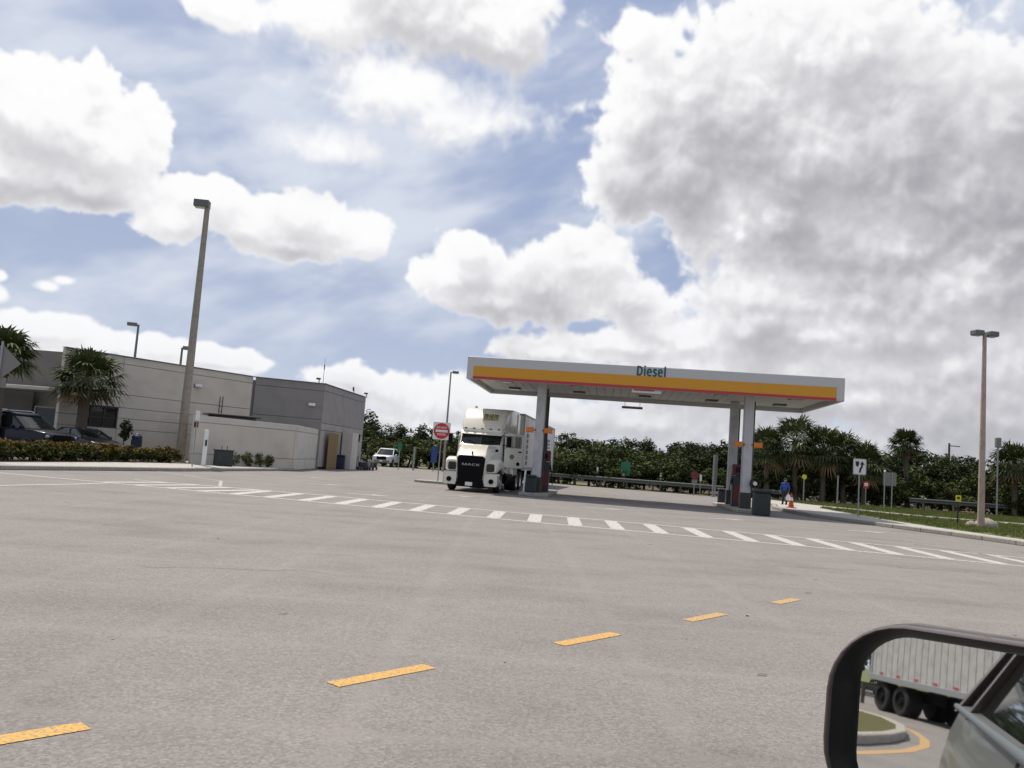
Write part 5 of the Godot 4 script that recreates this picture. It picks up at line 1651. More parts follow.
	part("plate", plate(0.14, 0.5, 0.02, 0.01), M.sign_white, s, Vector3(0, 1.15, 0.05))
	s = sign_post(Vector3(13.69, 0, -60.3), 1.5, 0.035, "dull red round sign on a tan post left of the tall narrow board")
	part("plate", disc(0.30, 0.01), M.dull_red, s, Vector3(0, 1.45, 0.04))
	part("small_plate", plate(0.4, 0.25, 0.02, 0.01), M.sign_back, s, Vector3(0, 1.0, 0.05))
	s = sign_post(Vector3(14.3, 0, -61.0), 1.55, 0.035, "thin white marker post right of the dull red round sign", "post", 0.0, "marker_post")
	part("plate", plate(0.16, 0.45, 0.02, 0.01), M.sign_white, s, Vector3(0, 1.3, 0.05))
	var bd := thing("tall_board", Vector3(15.0, 0, -59.8), 1.15, "tall narrow grey board on two posts seen nearly edge-on behind the canopy", "sign")
	for x in [-0.45, 0.45]:
		part("post", bx(Vector3(0.1, 3.0, 0.1), Vector3(x, 1.5, 0)), M.galvanised, bd)
	part("board", Shape.new().bevel(Vector3(0, 1.95, 0.08), Vector3(1.1, 2.1, 0.05), 0.01).done(), M.sign_back, bd)
	# right side
	s = sign_post(Vector3(20.6, 0.15, -57.4), 1.9, 0.04, "yellow round marker on a thin post right of the person in blue")
	part("plate", disc(0.17, 0.01, 16), M.sign_yellow, s, Vector3(0, 1.75, 0.04))
	s = sign_post(Vector3(22.7, 0.15, -56.8), 1.95, 0.055, "bare grey post under the fan palms", "post", 0.0, "bollard")
	part("cap", disc(0.08, 0.04, 12), M.galvanised, s, Vector3(0, 1.95, 0), Basis(Vector3.RIGHT, -PI / 2))
	s = sign_post(Vector3(25.4, 0.15, -58.6), 1.6, 0.03, "small red and white sign in front of the dark wood")
	part("plate", plate(0.36, 0.46, 0.06, 0.01), M.sign_red, s, Vector3(0, 1.5, 0.04))
	part("field", plate(0.26, 0.22, 0.03, 0.006), M.sign_white, s, Vector3(0, 1.54, 0.05))
	var db := thing("twin_post_sign", Vector3(24.4, 0.17, -53.0), -0.3, "grey back of a panel sign on two posts beside the path", "sign")
	for x in [-0.22, 0.22]:
		part("post", Shape.new().tube([Vector3(x, 0, 0), Vector3(x, 2.4, 0)], [0.035], 8).done(), M.galvanised, db)
	part("panel", plate(0.78, 0.85, 0.04, 0.012), M.sign_back, db, Vector3(0.08, 1.95, -0.045))
	part("ball", Shape.new().lathe(Vector3(-0.22, 2.4, 0), Vector3.UP, [Vector2(0.001, -0.06), Vector2(0.07, 0.0), Vector2(0.05, 0.09), Vector2(0.001, 0.12)], 12).done(), M.sign_white, db)
	s = sign_post(Vector3(19.5, 0.17, -35.8), 1.28, 0.03, "small square yellow sign on a black post left of the pinkish pole", "sign")
	s.get_node("post").material_override = M.sign_black
	part("plate", plate(0.24, 0.28, 0.02, 0.006), M.sign_yellow, s, Vector3(0, 1.14, 0.036))
	part("print", bx(Vector3(0.12, 0.1, 0.004)), M.sign_black, s, Vector3(0, 1.16, 0.041))
	s = sign_post(Vector3(34.2, 0.17, -57.8), 5.2, 0.06, "slim pale pole standing among the palms at the right edge", "post", 0.0, "slim_pole")
	part("top_box", Shape.new().bevel(Vector3(0, 5.1, 0), Vector3(0.34, 0.7, 0.3), 0.04).done(), M.sign_back, s)
	var ut := thing("utility_pole", Vector3(52.2, 0, -98.0), 0.2, "thin utility pole with a cross arm rising above the wood", "utility pole")
	part("pole", Shape.new().tube([Vector3.ZERO, Vector3(0, 7.4, 0)], [0.17, 0.11], 8).done(), M.bark, ut)
	part("cross_arm", bx(Vector3(1.5, 0.1, 0.1), Vector3(0.7, 7.1, 0)), M.bark, ut)
	# lamp posts
	lamp_post(Vector3(-17.75, 0.148, -45.4), 14.4, 0.235, "concrete_pole", [[-0.3, 0.0]], "very tall tan lamp pole beside the low yard wall", 0.1, Vector3(0.80, 0.42, 0.6))
	lamp_post(Vector3(19.78, 0.165, -34.53), 8.15, 0.135, "pink_pole", [[-0.34, 0.0], [0.34, 0.0]], "pinkish lamp pole with two heads on the grass at the right", 0.15, Vector3(0.42, 0.22, 0.4), false)
	lamp_post(Vector3(-5.94, 0.0, -79.3), 9.6, 0.12, "concrete_pole", [[0.45, 0.0]], "distant lamp pole behind the DO NOT ENTER sign", 0.1, Vector3(0.62, 0.22, 0.4))
	guardrail([Vector2(-7.0, -91.0), Vector2(-2.5, -79.0), Vector2(2.2, -66.6), Vector2(4.5, -65.2), Vector2(12.2, -63.0), Vector2(16.2, -61.6)], "long low steel guardrail running behind the canopy")
	guardrail([Vector2(17.0, -60.6), Vector2(20.5, -60.2)], "short piece of steel guardrail behind the person in blue")
	guardrail([Vector2(28.5, -58.6), Vector2(35.0, -58.8), Vector2(43.0, -57.8)], "steel guardrail in front of the wood behind the pinkish pole", 0.17)
	guardrail([Vector2(-33.0, 14.0), Vector2(-30.0, 22.0), Vector2(-26.0, 31.0)], "steel guardrail behind the car, seen only in its mirror")

# ---------------------------------------------------------------- vehicles
func car(o: Node3D, paint: Material, body: Array, green: Array, roof: Array, wheels: Array, wr: float, hw: float) -> void:
	part("body", Shape.new().skin(loft_rings(body), true, true, 0.75).done(), paint, o)
	part("windows", Shape.new().skin(loft_rings(green), true, true, 0.85).done(), M.windscreen, o)
	part("roof", Shape.new().skin(loft_rings(roof), true, true, 0.75).done(), paint, o)
	# pillars over the glass: front, middle, rear on both sides
	for s in [-1.0, 1.0]:
		for i in range(0, green.size() - 1):
			var a: Array = green[i]
			var b: Array = green[i + 1]
			if i == 0 or i == green.size() - 2:
				part("pillar", Shape.new().tube([Vector3(s * (a[1] - 0.02), a[3], a[0]), Vector3(s * (b[1] - 0.05), b[3] - 0.03, b[0])], [0.045], 6).done(), paint, o)
		var zm: float = (roof[0][0] + roof[-1][0]) * 0.5 + 0.15
		part("pillar", bx(Vector3(0.03, green[1][3] - green[1][2], 0.09), Vector3(s * (green[1][1] + 0.004), (green[1][3] + green[1][2]) * 0.5, zm)), M.black_plastic, o)
		part("mirror", Shape.new().bevel(Vector3(s * (hw + 0.08), green[0][3] + 0.02, green[0][0] - 0.42), Vector3(0.2, 0.16, 0.12), 0.04).done(), paint, o)
		for z in wheels:
			part("wheel_arch", Shape.new().lathe(Vector3(s * (hw - 0.04), wr, z), Vector3(s, 0, 0), [Vector2(0, 0.045), Vector2(wr * 1.14, 0.045), Vector2(wr * 1.14, -0.2)], 24).done(), M.black_plastic, o)
			wheel(o, Vector3(s * (hw + 0.03), wr, z), wr, 0.24, s, M.alloy)
		part("door_seam", bx(Vector3(0.008, 0.6, 0.012), Vector3(s * (hw + 0.002), (body[2][2] + body[2][3]) * 0.5 + 0.1, zm)), M.black_plastic, o)
		for dz in [-0.25, 0.85]:
			part("door_handle", bx(Vector3(0.03, 0.03, 0.16), Vector3(s * (hw + 0.005), body[2][3] - 0.12, zm - dz), 0.008), M.chrome, o)

func front_lamps(o: Node3D, w: float, y: float, z: float, gh: float) -> void:
	for s in [-1.0, 1.0]:
		part("headlight", Shape.new().bevel(Vector3(s * (w - 0.16), y, z - 0.06), Vector3(0.3, 0.15, 0.12), 0.05).done(), M.headlamp_clear, o)
	part("grille", Shape.new().bevel(Vector3(0, y - 0.04, z), Vector3(w * 1.1, gh, 0.08), 0.03).done(), M.grille_black, o)
	part("bumper", Shape.new().bevel(Vector3(0, y - 0.34, z - 0.02), Vector3(w * 1.9, 0.2, 0.2), 0.06).done(), M.grey_metal, o)
	part("number_plate", bx(Vector3(0.3, 0.15, 0.01), Vector3(0, y - 0.34, z + 0.085)), M.sign_white, o)

func car_paint(called: String, c: Color, metal := 0.3) -> StandardMaterial3D:
	var m := mat(called, c, 0.35, metal)
	m.clearcoat_enabled = true
	m.clearcoat = 0.3
	m.clearcoat_roughness = 0.05
	m.metallic_specular = 0.28
	return m

func build_vehicles() -> void:
	var rm := ntex(noise(FastNoiseLite.TYPE_SIMPLEX_SMOOTH, 0.02, 5, 83), 256, [[0.0, lin(0.27, 0.265, 0.25)], [0.45, lin(0.37, 0.365, 0.35)], [1.0, lin(0.42, 0.415, 0.40)]])
	textured("ribbed_metal", rm, 0.3, 0.5, false)
	mat("headlamp_clear", lin(0.28, 0.29, 0.30), 0.1)
	var navy := car_paint("navy_paint", lin(0.004, 0.005, 0.012), 0.0)
	var grey := car_paint("dark_grey_paint", lin(0.022, 0.023, 0.026), 0.1)
	var white := car_paint("white_paint_car", lin(0.62, 0.63, 0.64), 0.0)
	# dark SUV behind the hedge, nose to the right
	var o := thing("parked_suv", Vector3(-20.2, 0.154, -37.8), deg_to_rad(72), "dark navy SUV parked behind the hedge at the left edge", "car")
	car(o, navy, [[0.02, 0.72, 0.50, 0.98, 0.10], [-0.12, 0.90, 0.38, 1.10, 0.14], [-0.8, 0.97, 0.36, 1.18, 0.14], [-1.5, 0.99, 0.36, 1.22, 0.14], [-4.9, 0.98, 0.36, 1.22, 0.14], [-5.15, 0.88, 0.45, 1.15, 0.12]],
		[[-1.35, 0.88, 1.1, 1.25, 0.05], [-2.2, 0.80, 1.1, 1.84, 0.12], [-4.65, 0.80, 1.1, 1.88, 0.12], [-5.05, 0.84, 1.1, 1.30, 0.06]],
		[[-2.1, 0.70, 1.80, 1.86, 0.03], [-2.35, 0.77, 1.80, 1.93, 0.05], [-4.5, 0.77, 1.80, 1.96, 0.05], [-4.72, 0.72, 1.80, 1.90, 0.04]], [-0.95, -4.1], 0.39, 0.99)
	front_lamps(o, 0.88, 0.92, 0.02, 0.3)
	for s in [-0.66, 0.66]:
		part("roof_rail", Shape.new().tube([Vector3(s, 1.97, -2.5), Vector3(s, 2.02, -2.7), Vector3(s, 2.02, -4.3), Vector3(s, 1.97, -4.5)], [0.02], 6).done(), M.chrome, o)
	# dark grey saloon beyond it
	o = thing("parked_saloon", Vector3(-19.5, 0.154, -41.0), deg_to_rad(58), "dark grey saloon parked beyond the navy SUV", "car")
	car(o, grey, [[0.02, 0.66, 0.35, 0.66, 0.08], [-0.15, 0.84, 0.25, 0.78, 0.12], [-0.9, 0.89, 0.22, 0.92, 0.14], [-1.5, 0.9, 0.22, 0.98, 0.14], [-3.8, 0.9, 0.22, 1.0, 0.14], [-4.6, 0.86, 0.26, 1.0, 0.14], [-4.75, 0.76, 0.35, 0.9, 0.1]],
		[[-1.2, 0.78, 0.9, 0.99, 0.04], [-2.0, 0.66, 0.9, 1.38, 0.12], [-3.2, 0.66, 0.9, 1.40, 0.12], [-4.1, 0.74, 0.9, 1.02, 0.05]],
		[[-1.95, 0.56, 1.34, 1.39, 0.02], [-2.2, 0.62, 1.34, 1.44, 0.04], [-3.0, 0.62, 1.34, 1.45, 0.04], [-3.3, 0.56, 1.34, 1.40, 0.03]], [-0.9, -3.7], 0.32, 0.9)
	front_lamps(o, 0.8, 0.62, 0.02, 0.18)
	# white pickup far off, facing the camera
	o = thing("pickup_truck", Vector3(-12.6, 0.0, -84.0), deg_to_rad(-6), "white pickup truck facing the camera right of the building", "pickup")
	car(o, white, [[0.02, 0.78, 0.52, 1.0, 0.08], [-0.12, 0.94, 0.42, 1.12, 0.12], [-1.4, 0.99, 0.42, 1.2, 0.12], [-3.4, 0.99, 0.42, 1.2, 0.12], [-3.5, 0.99, 0.42, 1.2, 0.1], [-5.5, 0.98, 0.42, 1.2, 0.1]],
		[[-1.3, 0.88, 1.1, 1.22, 0.04], [-2.0, 0.78, 1.1, 1.80, 0.12], [-3.2, 0.78, 1.1, 1.80, 0.12], [-3.5, 0.82, 1.1, 1.3, 0.05]],
		[[-1.9, 0.68, 1.75, 1.82, 0.03], [-2.1, 0.74, 1.75, 1.88, 0.05], [-3.1, 0.74, 1.75, 1.89, 0.05], [-3.3, 0.68, 1.75, 1.83, 0.03]], [-0.95, -4.3], 0.4, 0.99)
	front_lamps(o, 0.9, 0.92, 0.04, 0.34)
	# trailer and kerbed island behind the photographer's car, seen in its mirror
	var fw := Vector3(sin(deg_to_rad(52.0)), 0, -cos(deg_to_rad(52.0)))
	var lf := Vector3(-cos(deg_to_rad(52.0)), 0, -sin(deg_to_rad(52.0)))
	var d := fw * 0.858 - lf * 0.513
	o = thing("ribbed_trailer", fw * -34.66 + lf * 0.70 + d * 16.0, atan2(d.x, d.z), "long white ribbed trailer standing behind the car, seen in its mirror", "trailer")
	trailer_box(o, 0.0, -16.0, 0.36, 1.1, 4.05, 0.75, "chassis")
	o.get_node("box").material_override = M.ribbed_metal
	for ch in o.get_children():
		if ch.name.begins_with("rib"):
			ch.material_override = M.ribbed_metal
	for i in 14:
		part("reflector", bx(Vector3(0.012, 0.06, 0.22), Vector3(1.3, 1.3, -0.9 - 1.1 * i)), M.sign_red, o)
		part("reflector", bx(Vector3(0.012, 0.06, 0.22), Vector3(-1.3, 1.3, -0.9 - 1.1 * i)), M.sign_red, o)
	var poly := PackedVector2Array()
	var edge := []
	for p in [[-13.5, 2.4], [-15.0, 1.6], [-16.4, 1.16], [-18.5, 0.75], [-20.75, 0.5], [-23.0, 0.55], [-25.0, 0.95], [-26.5, 2.0], [-27.0, 4.0], [-26.0, 7.0], [-14.0, 7.0]]:
		var q: Vector3 = fw * p[0] + lf * p[1]
		poly.append(Vector2(q.x, q.z))
		if p[1] < 5:
			edge.append(Vector2(q.x, q.z))
	var isl := setting("kerb_island", slab(poly, -0.02, 0.16), textured("dry_turf", M.turf.albedo_texture, 0.9, 1.0, true, Color(0.80, 0.74, 0.62)))
	kerb(isl, edge, 0.22, 0.19, 1.2)
	var line := []
	for p in [[-11.0, 2.4], [-13.0, 1.55], [-14.8, 1.0], [-17.5, 0.35], [-20.0, 0.02], [-22.4, 0.0], [-24.8, 0.25], [-27.0, 0.9]]:
		var q: Vector3 = fw * p[0] + lf * p[1]
		line.append(Vector2(q.x, q.z))
	var crv := Curve2D.new()
	for i in line.size():
		var tan2: Vector2 = (line[mini(i + 1, line.size() - 1)] - line[maxi(i - 1, 0)]) / 6.0
		crv.add_point(line[i], -tan2, tan2)
	var fine := []
	for i in 41:
		fine.append(crv.sample_baked(crv.get_baked_length() * i / 40.0))
	setting("yellow_line", stripe(fine, 0.2, 0.004), M.worn_yellow_paint)

# ---------------------------------------------------------------- the photographer's own car, with the mirror in view
func build_own_car() -> void:
	var paint := car_paint("champagne_paint", lin(0.15, 0.148, 0.122), 0.4)
	var trim := car_paint("bronze_paint", lin(0.085, 0.066, 0.060), 0.35)
	mat("silvered", lin(0.86, 0.87, 0.87), 0.015, 1.0)
	mat("seat_cloth", lin(0.06, 0.058, 0.055), 0.95)
	# own axes: x to the car's left, z forward; the lens is at (0, 1.5, 0)
	var o := thing("photographers_car", Vector3.ZERO, deg_to_rad(128.0), "champagne grey car with open window whose side mirror shows at lower right", "car")
	var cx := -0.62
	var rings := []
	for st in [[1.95, 0.62, 0.80], [1.85, 0.78, 0.92], [1.2, 0.84, 1.06], [0.9, 0.84, 1.14], [0.75, 0.84, 1.22], [-0.4, 0.84, 1.27], [-1.6, 0.84, 1.28], [-2.6, 0.84, 1.29], [-2.95, 0.82, 1.28], [-3.08, 0.74, 1.16]]:
		var k: float = st[1] / 0.84
		var t: float = st[2]
		var ring := []
		for p in [[0.0, 0.24], [0.70, 0.24], [0.80, 0.36], [0.835, 0.55], [0.84, 0.75], [0.835, 0.88 * t / 1.27 + 0.02], [0.815, 1.06 * t / 1.27], [0.79, 1.17 * t / 1.27], [0.75, t], [0.68, t + 0.012], [0.0, t + 0.02]]:
			ring.append(Vector3(cx + p[0] * k, p[1], st[0]))
		for i in range(9, 0, -1):
			var q: Vector3 = ring[i]
			ring.append(Vector3(2.0 * cx - q.x, q.y, q.z))
		rings.append(ring)
	part("body", Shape.new().skin(rings, true, true, 0.8).done(), paint, o)
	part("roof", Shape.new().skin(loft_at(cx, [[0.25, 0.40, 1.60, 1.63, 0.01], [0.05, 0.52, 1.60, 1.67, 0.03], [-1.2, 0.55, 1.60, 1.70, 0.04], [-2.3, 0.53, 1.60, 1.68, 0.03], [-2.55, 0.44, 1.60, 1.64, 0.015]])).done(), paint, o)
	for s in [-1.0, 1.0]:
		# pillars: front, middle, two at the rear
		for pl in [[0.80, 0.24, 0.045], [-0.38, -0.42, 0.05], [-2.10, -1.95, 0.05], [-2.88, -2.42, 0.085]]:
			part("pillar", Shape.new().skin([psq(cx + s * 0.735, 1.26, pl[0], 0.03, pl[2]), psq(cx + s * 0.535, 1.63, pl[1], 0.025, pl[2])]).done(), trim if pl[0] < -2.0 else paint, o)
		# panes of the rear door and the rear side; the driver's pane is wound down
		for pn in [[-0.46, -2.03, -0.49, -1.90, 1], [-2.19, -2.80, -2.03, -2.36, 1], [0.70, -0.31, 0.18, -0.36, 0]]:
			if s > 0 and pn[4] == 0:
				continue
			part("pane", Shape.new().skin([[Vector3(cx + s * 0.73, 1.27, pn[0]), Vector3(cx + s * 0.722, 1.27, pn[0]), Vector3(cx + s * 0.722, 1.27, pn[1]), Vector3(cx + s * 0.73, 1.27, pn[1])], [Vector3(cx + s * 0.545, 1.61, pn[2]), Vector3(cx + s * 0.537, 1.61, pn[2]), Vector3(cx + s * 0.537, 1.61, pn[3]), Vector3(cx + s * 0.545, 1.61, pn[3])]]).done(), M.car_glass, o)
		part("belt_moulding", Shape.new().tube([Vector3(cx + s * 0.757, 1.265, 0.6), Vector3(cx + s * 0.762, 1.275, -1.2), Vector3(cx + s * 0.76, 1.282, -2.86)], [0.012], 6).done(), M.lamp_grey, o)
		part("side_moulding", Shape.new().bevel(Vector3(cx + s * 0.845, 0.62, -0.9), Vector3(0.03, 0.09, 3.0), 0.01).done(), trim, o)
		for z in [-0.15, -1.55]:
			var h := part("door_handle", Shape.new().tube([Vector3(0, 0, 0.1), Vector3(s * 0.03, 0, 0.07), Vector3(s * 0.03, 0, -0.07), Vector3(0, 0, -0.1)], [0.014], 8).done(), paint, o, Vector3(cx + s * 0.812, 1.08, z))
		for z in [-0.42, -1.9, 0.78]:
			part("door_seam", Shape.new().tube([Vector3(cx + s * 0.752, 1.27, z), Vector3(cx + s * 0.817, 1.06, z), Vector3(cx + s * 0.84, 0.8, z), Vector3(cx + s * 0.837, 0.5, z)], [0.0045], 5).done(), M.black_plastic, o)
		for z in [1.15, -2.15]:
			part("wheel_arch", Shape.new().lathe(Vector3(cx + s * 0.80, 0.33, z), Vector3(s, 0, 0), [Vector2(0, 0.045), Vector2(0.385, 0.045), Vector2(0.385, -0.2)], 24).done(), M.black_plastic, o)
			wheel(o, Vector3(cx + s * 0.86, 0.33, z), 0.33, 0.22, s, M.alloy)
		part("tail_light", Shape.new().bevel(Vector3(cx + s * 0.66, 1.0, -3.03), Vector3(0.16, 0.3, 0.08), 0.03).done(), M.tail_red, o)
		part("headlight", Shape.new().bevel(Vector3(cx + s * 0.6, 0.78, 1.86), Vector3(0.36, 0.16, 0.12), 0.04).done(), M.headlamp_clear, o)
	part("bumper", Shape.new().bevel(Vector3(cx, 0.55, -3.06), Vector3(1.62, 0.26, 0.2), 0.07).done(), paint, o)
	part("bumper", Shape.new().bevel(Vector3(cx, 0.5, 1.9), Vector3(1.5, 0.26, 0.2), 0.07).done(), paint, o)
	part("rear_pane", Shape.new().skin([[Vector3(cx - 0.6, 1.28, -2.92), Vector3(cx + 0.6, 1.28, -2.92), Vector3(cx + 0.6, 1.28, -2.90), Vector3(cx - 0.6, 1.28, -2.90)], [Vector3(cx - 0.44, 1.63, -2.50), Vector3(cx + 0.44, 1.63, -2.50), Vector3(cx + 0.44, 1.63, -2.48), Vector3(cx - 0.44, 1.63, -2.48)]]).done(), M.car_glass, o)
	part("windscreen_pane", Shape.new().skin([[Vector3(cx - 0.68, 1.23, 0.82), Vector3(cx + 0.68, 1.23, 0.82), Vector3(cx + 0.68, 1.23, 0.80), Vector3(cx - 0.68, 1.23, 0.80)], [Vector3(cx - 0.5, 1.63, 0.24), Vector3(cx + 0.5, 1.63, 0.24), Vector3(cx + 0.5, 1.63, 0.22), Vector3(cx - 0.5, 1.63, 0.22)]]).done(), M.car_glass, o)
	for x in [-0.36, 0.36]:
		part("seat", Shape.new().bevel(Vector3(cx + x, 1.15, -0.72), Vector3(0.46, 0.7, 0.16), 0.06).done(), M.seat_cloth, o)
	side_mirror(o, paint, trim)

func loft_at(cx: float, stations: Array) -> Array:
	var rings := loft_rings(stations)
	for r in rings:
		for i in r.size():
			r[i] += Vector3(cx, 0, 0)
	return rings

func psq(x: float, y: float, z: float, a: float, b: float) -> Array:
	return [Vector3(x - a, y, z - b), Vector3(x + a, y, z - b), Vector3(x + a, y, z + b), Vector3(x - a, y, z + b)]

func mirror_ring(e: float, off: float, inset_y := 1.0) -> Array:
	# outline of the mirror glass grown by e, moved along its normal by off
	var x0 := -0.125 - e
	var x1 := 0.0725 + e * 0.93
	var y0 := -0.078 - e * inset_y
	var y1 := 0.0465 + e * inset_y
	var ring := []
	for p in rrect(x1 - x0, y1 - y0, 0.036 + e * 0.8, 8):
		var x := (x0 + x1) * 0.5 + p.x
		var y := (y0 + y1) * 0.5 + p.y
		# the outer end is a little lower than the inner one
		ring.append(Vector3(x, y - maxf(x, 0.0) * 0.06, off))
	return ring

func side_mirror(o: Node3D, paint: Material, trim: Material) -> void:
	var n := Vector3(-0.63132, 0.09902, 0.76918)
	var at := Vector3(0.3434, 1.3445, -0.6134)
	var lf := Vector3(-cos(deg_to_rad(52.0)), 0, -sin(deg_to_rad(52.0)))
	var mx := n.cross(Vector3.UP).normalized()
	if mx.dot(lf) < 0:
		mx = -mx
	var my := n.cross(mx).normalized()
	if my.y < 0:
		my = -my
	var world := Transform3D(Basis(mx, my, n), at)
	var m := Node3D.new()
	m.name = "side_mirror"
	o.add_child(m)
	m.transform = o.transform.affine_inverse() * world
	m.set_meta("label", "side mirror in a dark bronze rounded housing")
	var glass := Shape.new()
	var rim := mirror_ring(0.002, 0.0)
	for i in rim.size():
		var a: Vector3 = rim[i]
		var b: Vector3 = rim[(i + 1) % rim.size()]
		glass.quadt(Vector3(-0.025, -0.015, 0), a, b, Vector3(0, 0, 1), Vector3(0, 0, 1))
	part("glass", glass.done(), M.silvered, m)
	part("bezel", Shape.new().skin([mirror_ring(0.0015, -0.004, 0.5), mirror_ring(0.0015, 0.003, 0.5), mirror_ring(0.007, 0.014, 0.42), mirror_ring(0.0165, 0.0205, 0.40)], false, false, 0.3).done(), M.black_plastic, m)
	part("housing", Shape.new().skin([mirror_ring(0.0162, 0.0203, 0.40), mirror_ring(0.019, 0.021, 0.40), mirror_ring(0.0215, 0.019, 0.40), mirror_ring(0.0238, 0.012, 0.40), mirror_ring(0.025, -0.005, 0.42), mirror_ring(0.024, -0.035, 0.46), mirror_ring(0.014, -0.070, 0.6), mirror_ring(-0.008, -0.095, 0.9), mirror_ring(-0.03, -0.105, 1.0)], false, true, 0.3).done(), trim, m)
	part("arm", Shape.new().tube([Vector3(-0.13, -0.06, -0.03), Vector3(-0.19, -0.075, -0.02), Vector3(-0.25, -0.09, 0.0)], [0.03, 0.028, 0.04], 10).done(), M.black_plastic, m)


# ---------------------------------------------------------------- the person, the cone and other small things
# surface nets over tapered capsules: bones are [a, b, ra, rb]
func blend_skin(bones: Array, cell: float, k: float, into: Shape) -> void:
	var lo := Vector3(1e9, 1e9, 1e9)
	var hi := -lo
	for b in bones:
		for e in [[b[0], b[2]], [b[1], b[3]]]:
			var r: Vector3 = Vector3.ONE * (e[1] + cell * 2.0)
			lo = lo.min(e[0] - r)
			hi = hi.max(e[0] + r)
	var nx := int((hi.x - lo.x) / cell) + 2
	var ny := int((hi.y - lo.y) / cell) + 2
	var nz := int((hi.z - lo.z) / cell) + 2
	var f := PackedFloat32Array()
	f.resize(nx * ny * nz)
	f.fill(1.0)
	for b in bones:
		var rm: float = maxf(b[2], b[3]) + cell * 2.5
		var bl: Vector3 = (b[0].min(b[1]) - Vector3.ONE * rm - lo) / cell
		var bh: Vector3 = (b[0].max(b[1]) + Vector3.ONE * rm - lo) / cell
		var ab: Vector3 = b[1] - b[0]
		var l2: float = maxf(ab.length_squared(), 1e-9)
		for z in range(maxi(0, int(bl.z)), mini(nz, int(bh.z) + 2)):
			for y in range(maxi(0, int(bl.y)), mini(ny, int(bh.y) + 2)):
				for x in range(maxi(0, int(bl.x)), mini(nx, int(bh.x) + 2)):
					var p := lo + Vector3(x, y, z) * cell
					var t := clampf((p - b[0]).dot(ab) / l2, 0.0, 1.0)
					var d: float = p.distance_to(b[0] + ab * t) - lerpf(b[2], b[3], t)
					var i := (z * ny + y) * nx + x
					var o := f[i]
					var h := clampf(0.5 + 0.5 * (d - o) / k, 0.0, 1.0)
					f[i] = lerpf(d, o, h) - k * h * (1.0 - h)
	var vid := {}
	var vs := []
	var ns := []
	for z in nz - 1:
		for y in ny - 1:
			for x in nx - 1:
				var i := (z * ny + y) * nx + x
				var m := 0
				var acc := Vector3.ZERO
				var cnt := 0
				var c := [f[i], f[i + 1], f[i + nx], f[i + nx + 1], f[i + nx * ny], f[i + nx * ny + 1], f[i + nx * ny + nx], f[i + nx * ny + nx + 1]]
				for q in 8:
					if c[q] < 0:
						m |= 1 << q
				if m == 0 or m == 255:
					continue
				for e in [[0, 1], [2, 3], [4, 5], [6, 7], [0, 2], [1, 3], [4, 6], [5, 7], [0, 4], [1, 5], [2, 6], [3, 7]]:
					var va: float = c[e[0]]
					var vb: float = c[e[1]]
					if (va < 0) != (vb < 0):
						var t := va / (va - vb)
						var pa := Vector3(e[0] & 1, (e[0] >> 1) & 1, e[0] >> 2)
						var pb := Vector3(e[1] & 1, (e[1] >> 1) & 1, e[1] >> 2)
						acc += pa.lerp(pb, t)
						cnt += 1
				vid[i] = vs.size()
				vs.append(lo + (Vector3(x, y, z) + acc / cnt) * cell)
				ns.append(Vector3(c[1] + c[3] + c[5] + c[7] - c[0] - c[2] - c[4] - c[6], c[2] + c[3] + c[6] + c[7] - c[0] - c[1] - c[4] - c[5], c[4] + c[5] + c[6] + c[7] - c[0] - c[1] - c[2] - c[3]).normalized())
	for i in vid:
		var here: float = f[i]
		for ax in [[1, nx, nx * ny], [nx, nx * ny, 1], [nx * ny, 1, nx]]:
			if (here < 0) == (f[i + ax[0]] < 0):
				continue
			var a: int = i
			var b: int = i - ax[1]
			var c: int = i - ax[1] - ax[2]
			var d: int = i - ax[2]
			if vid.has(b) and vid.has(c) and vid.has(d):
				into.quadn(vs[vid[a]], vs[vid[b]], vs[vid[c]], vs[vid[d]], ns[vid[a]], ns[vid[b]], ns[vid[c]], ns[vid[d]])

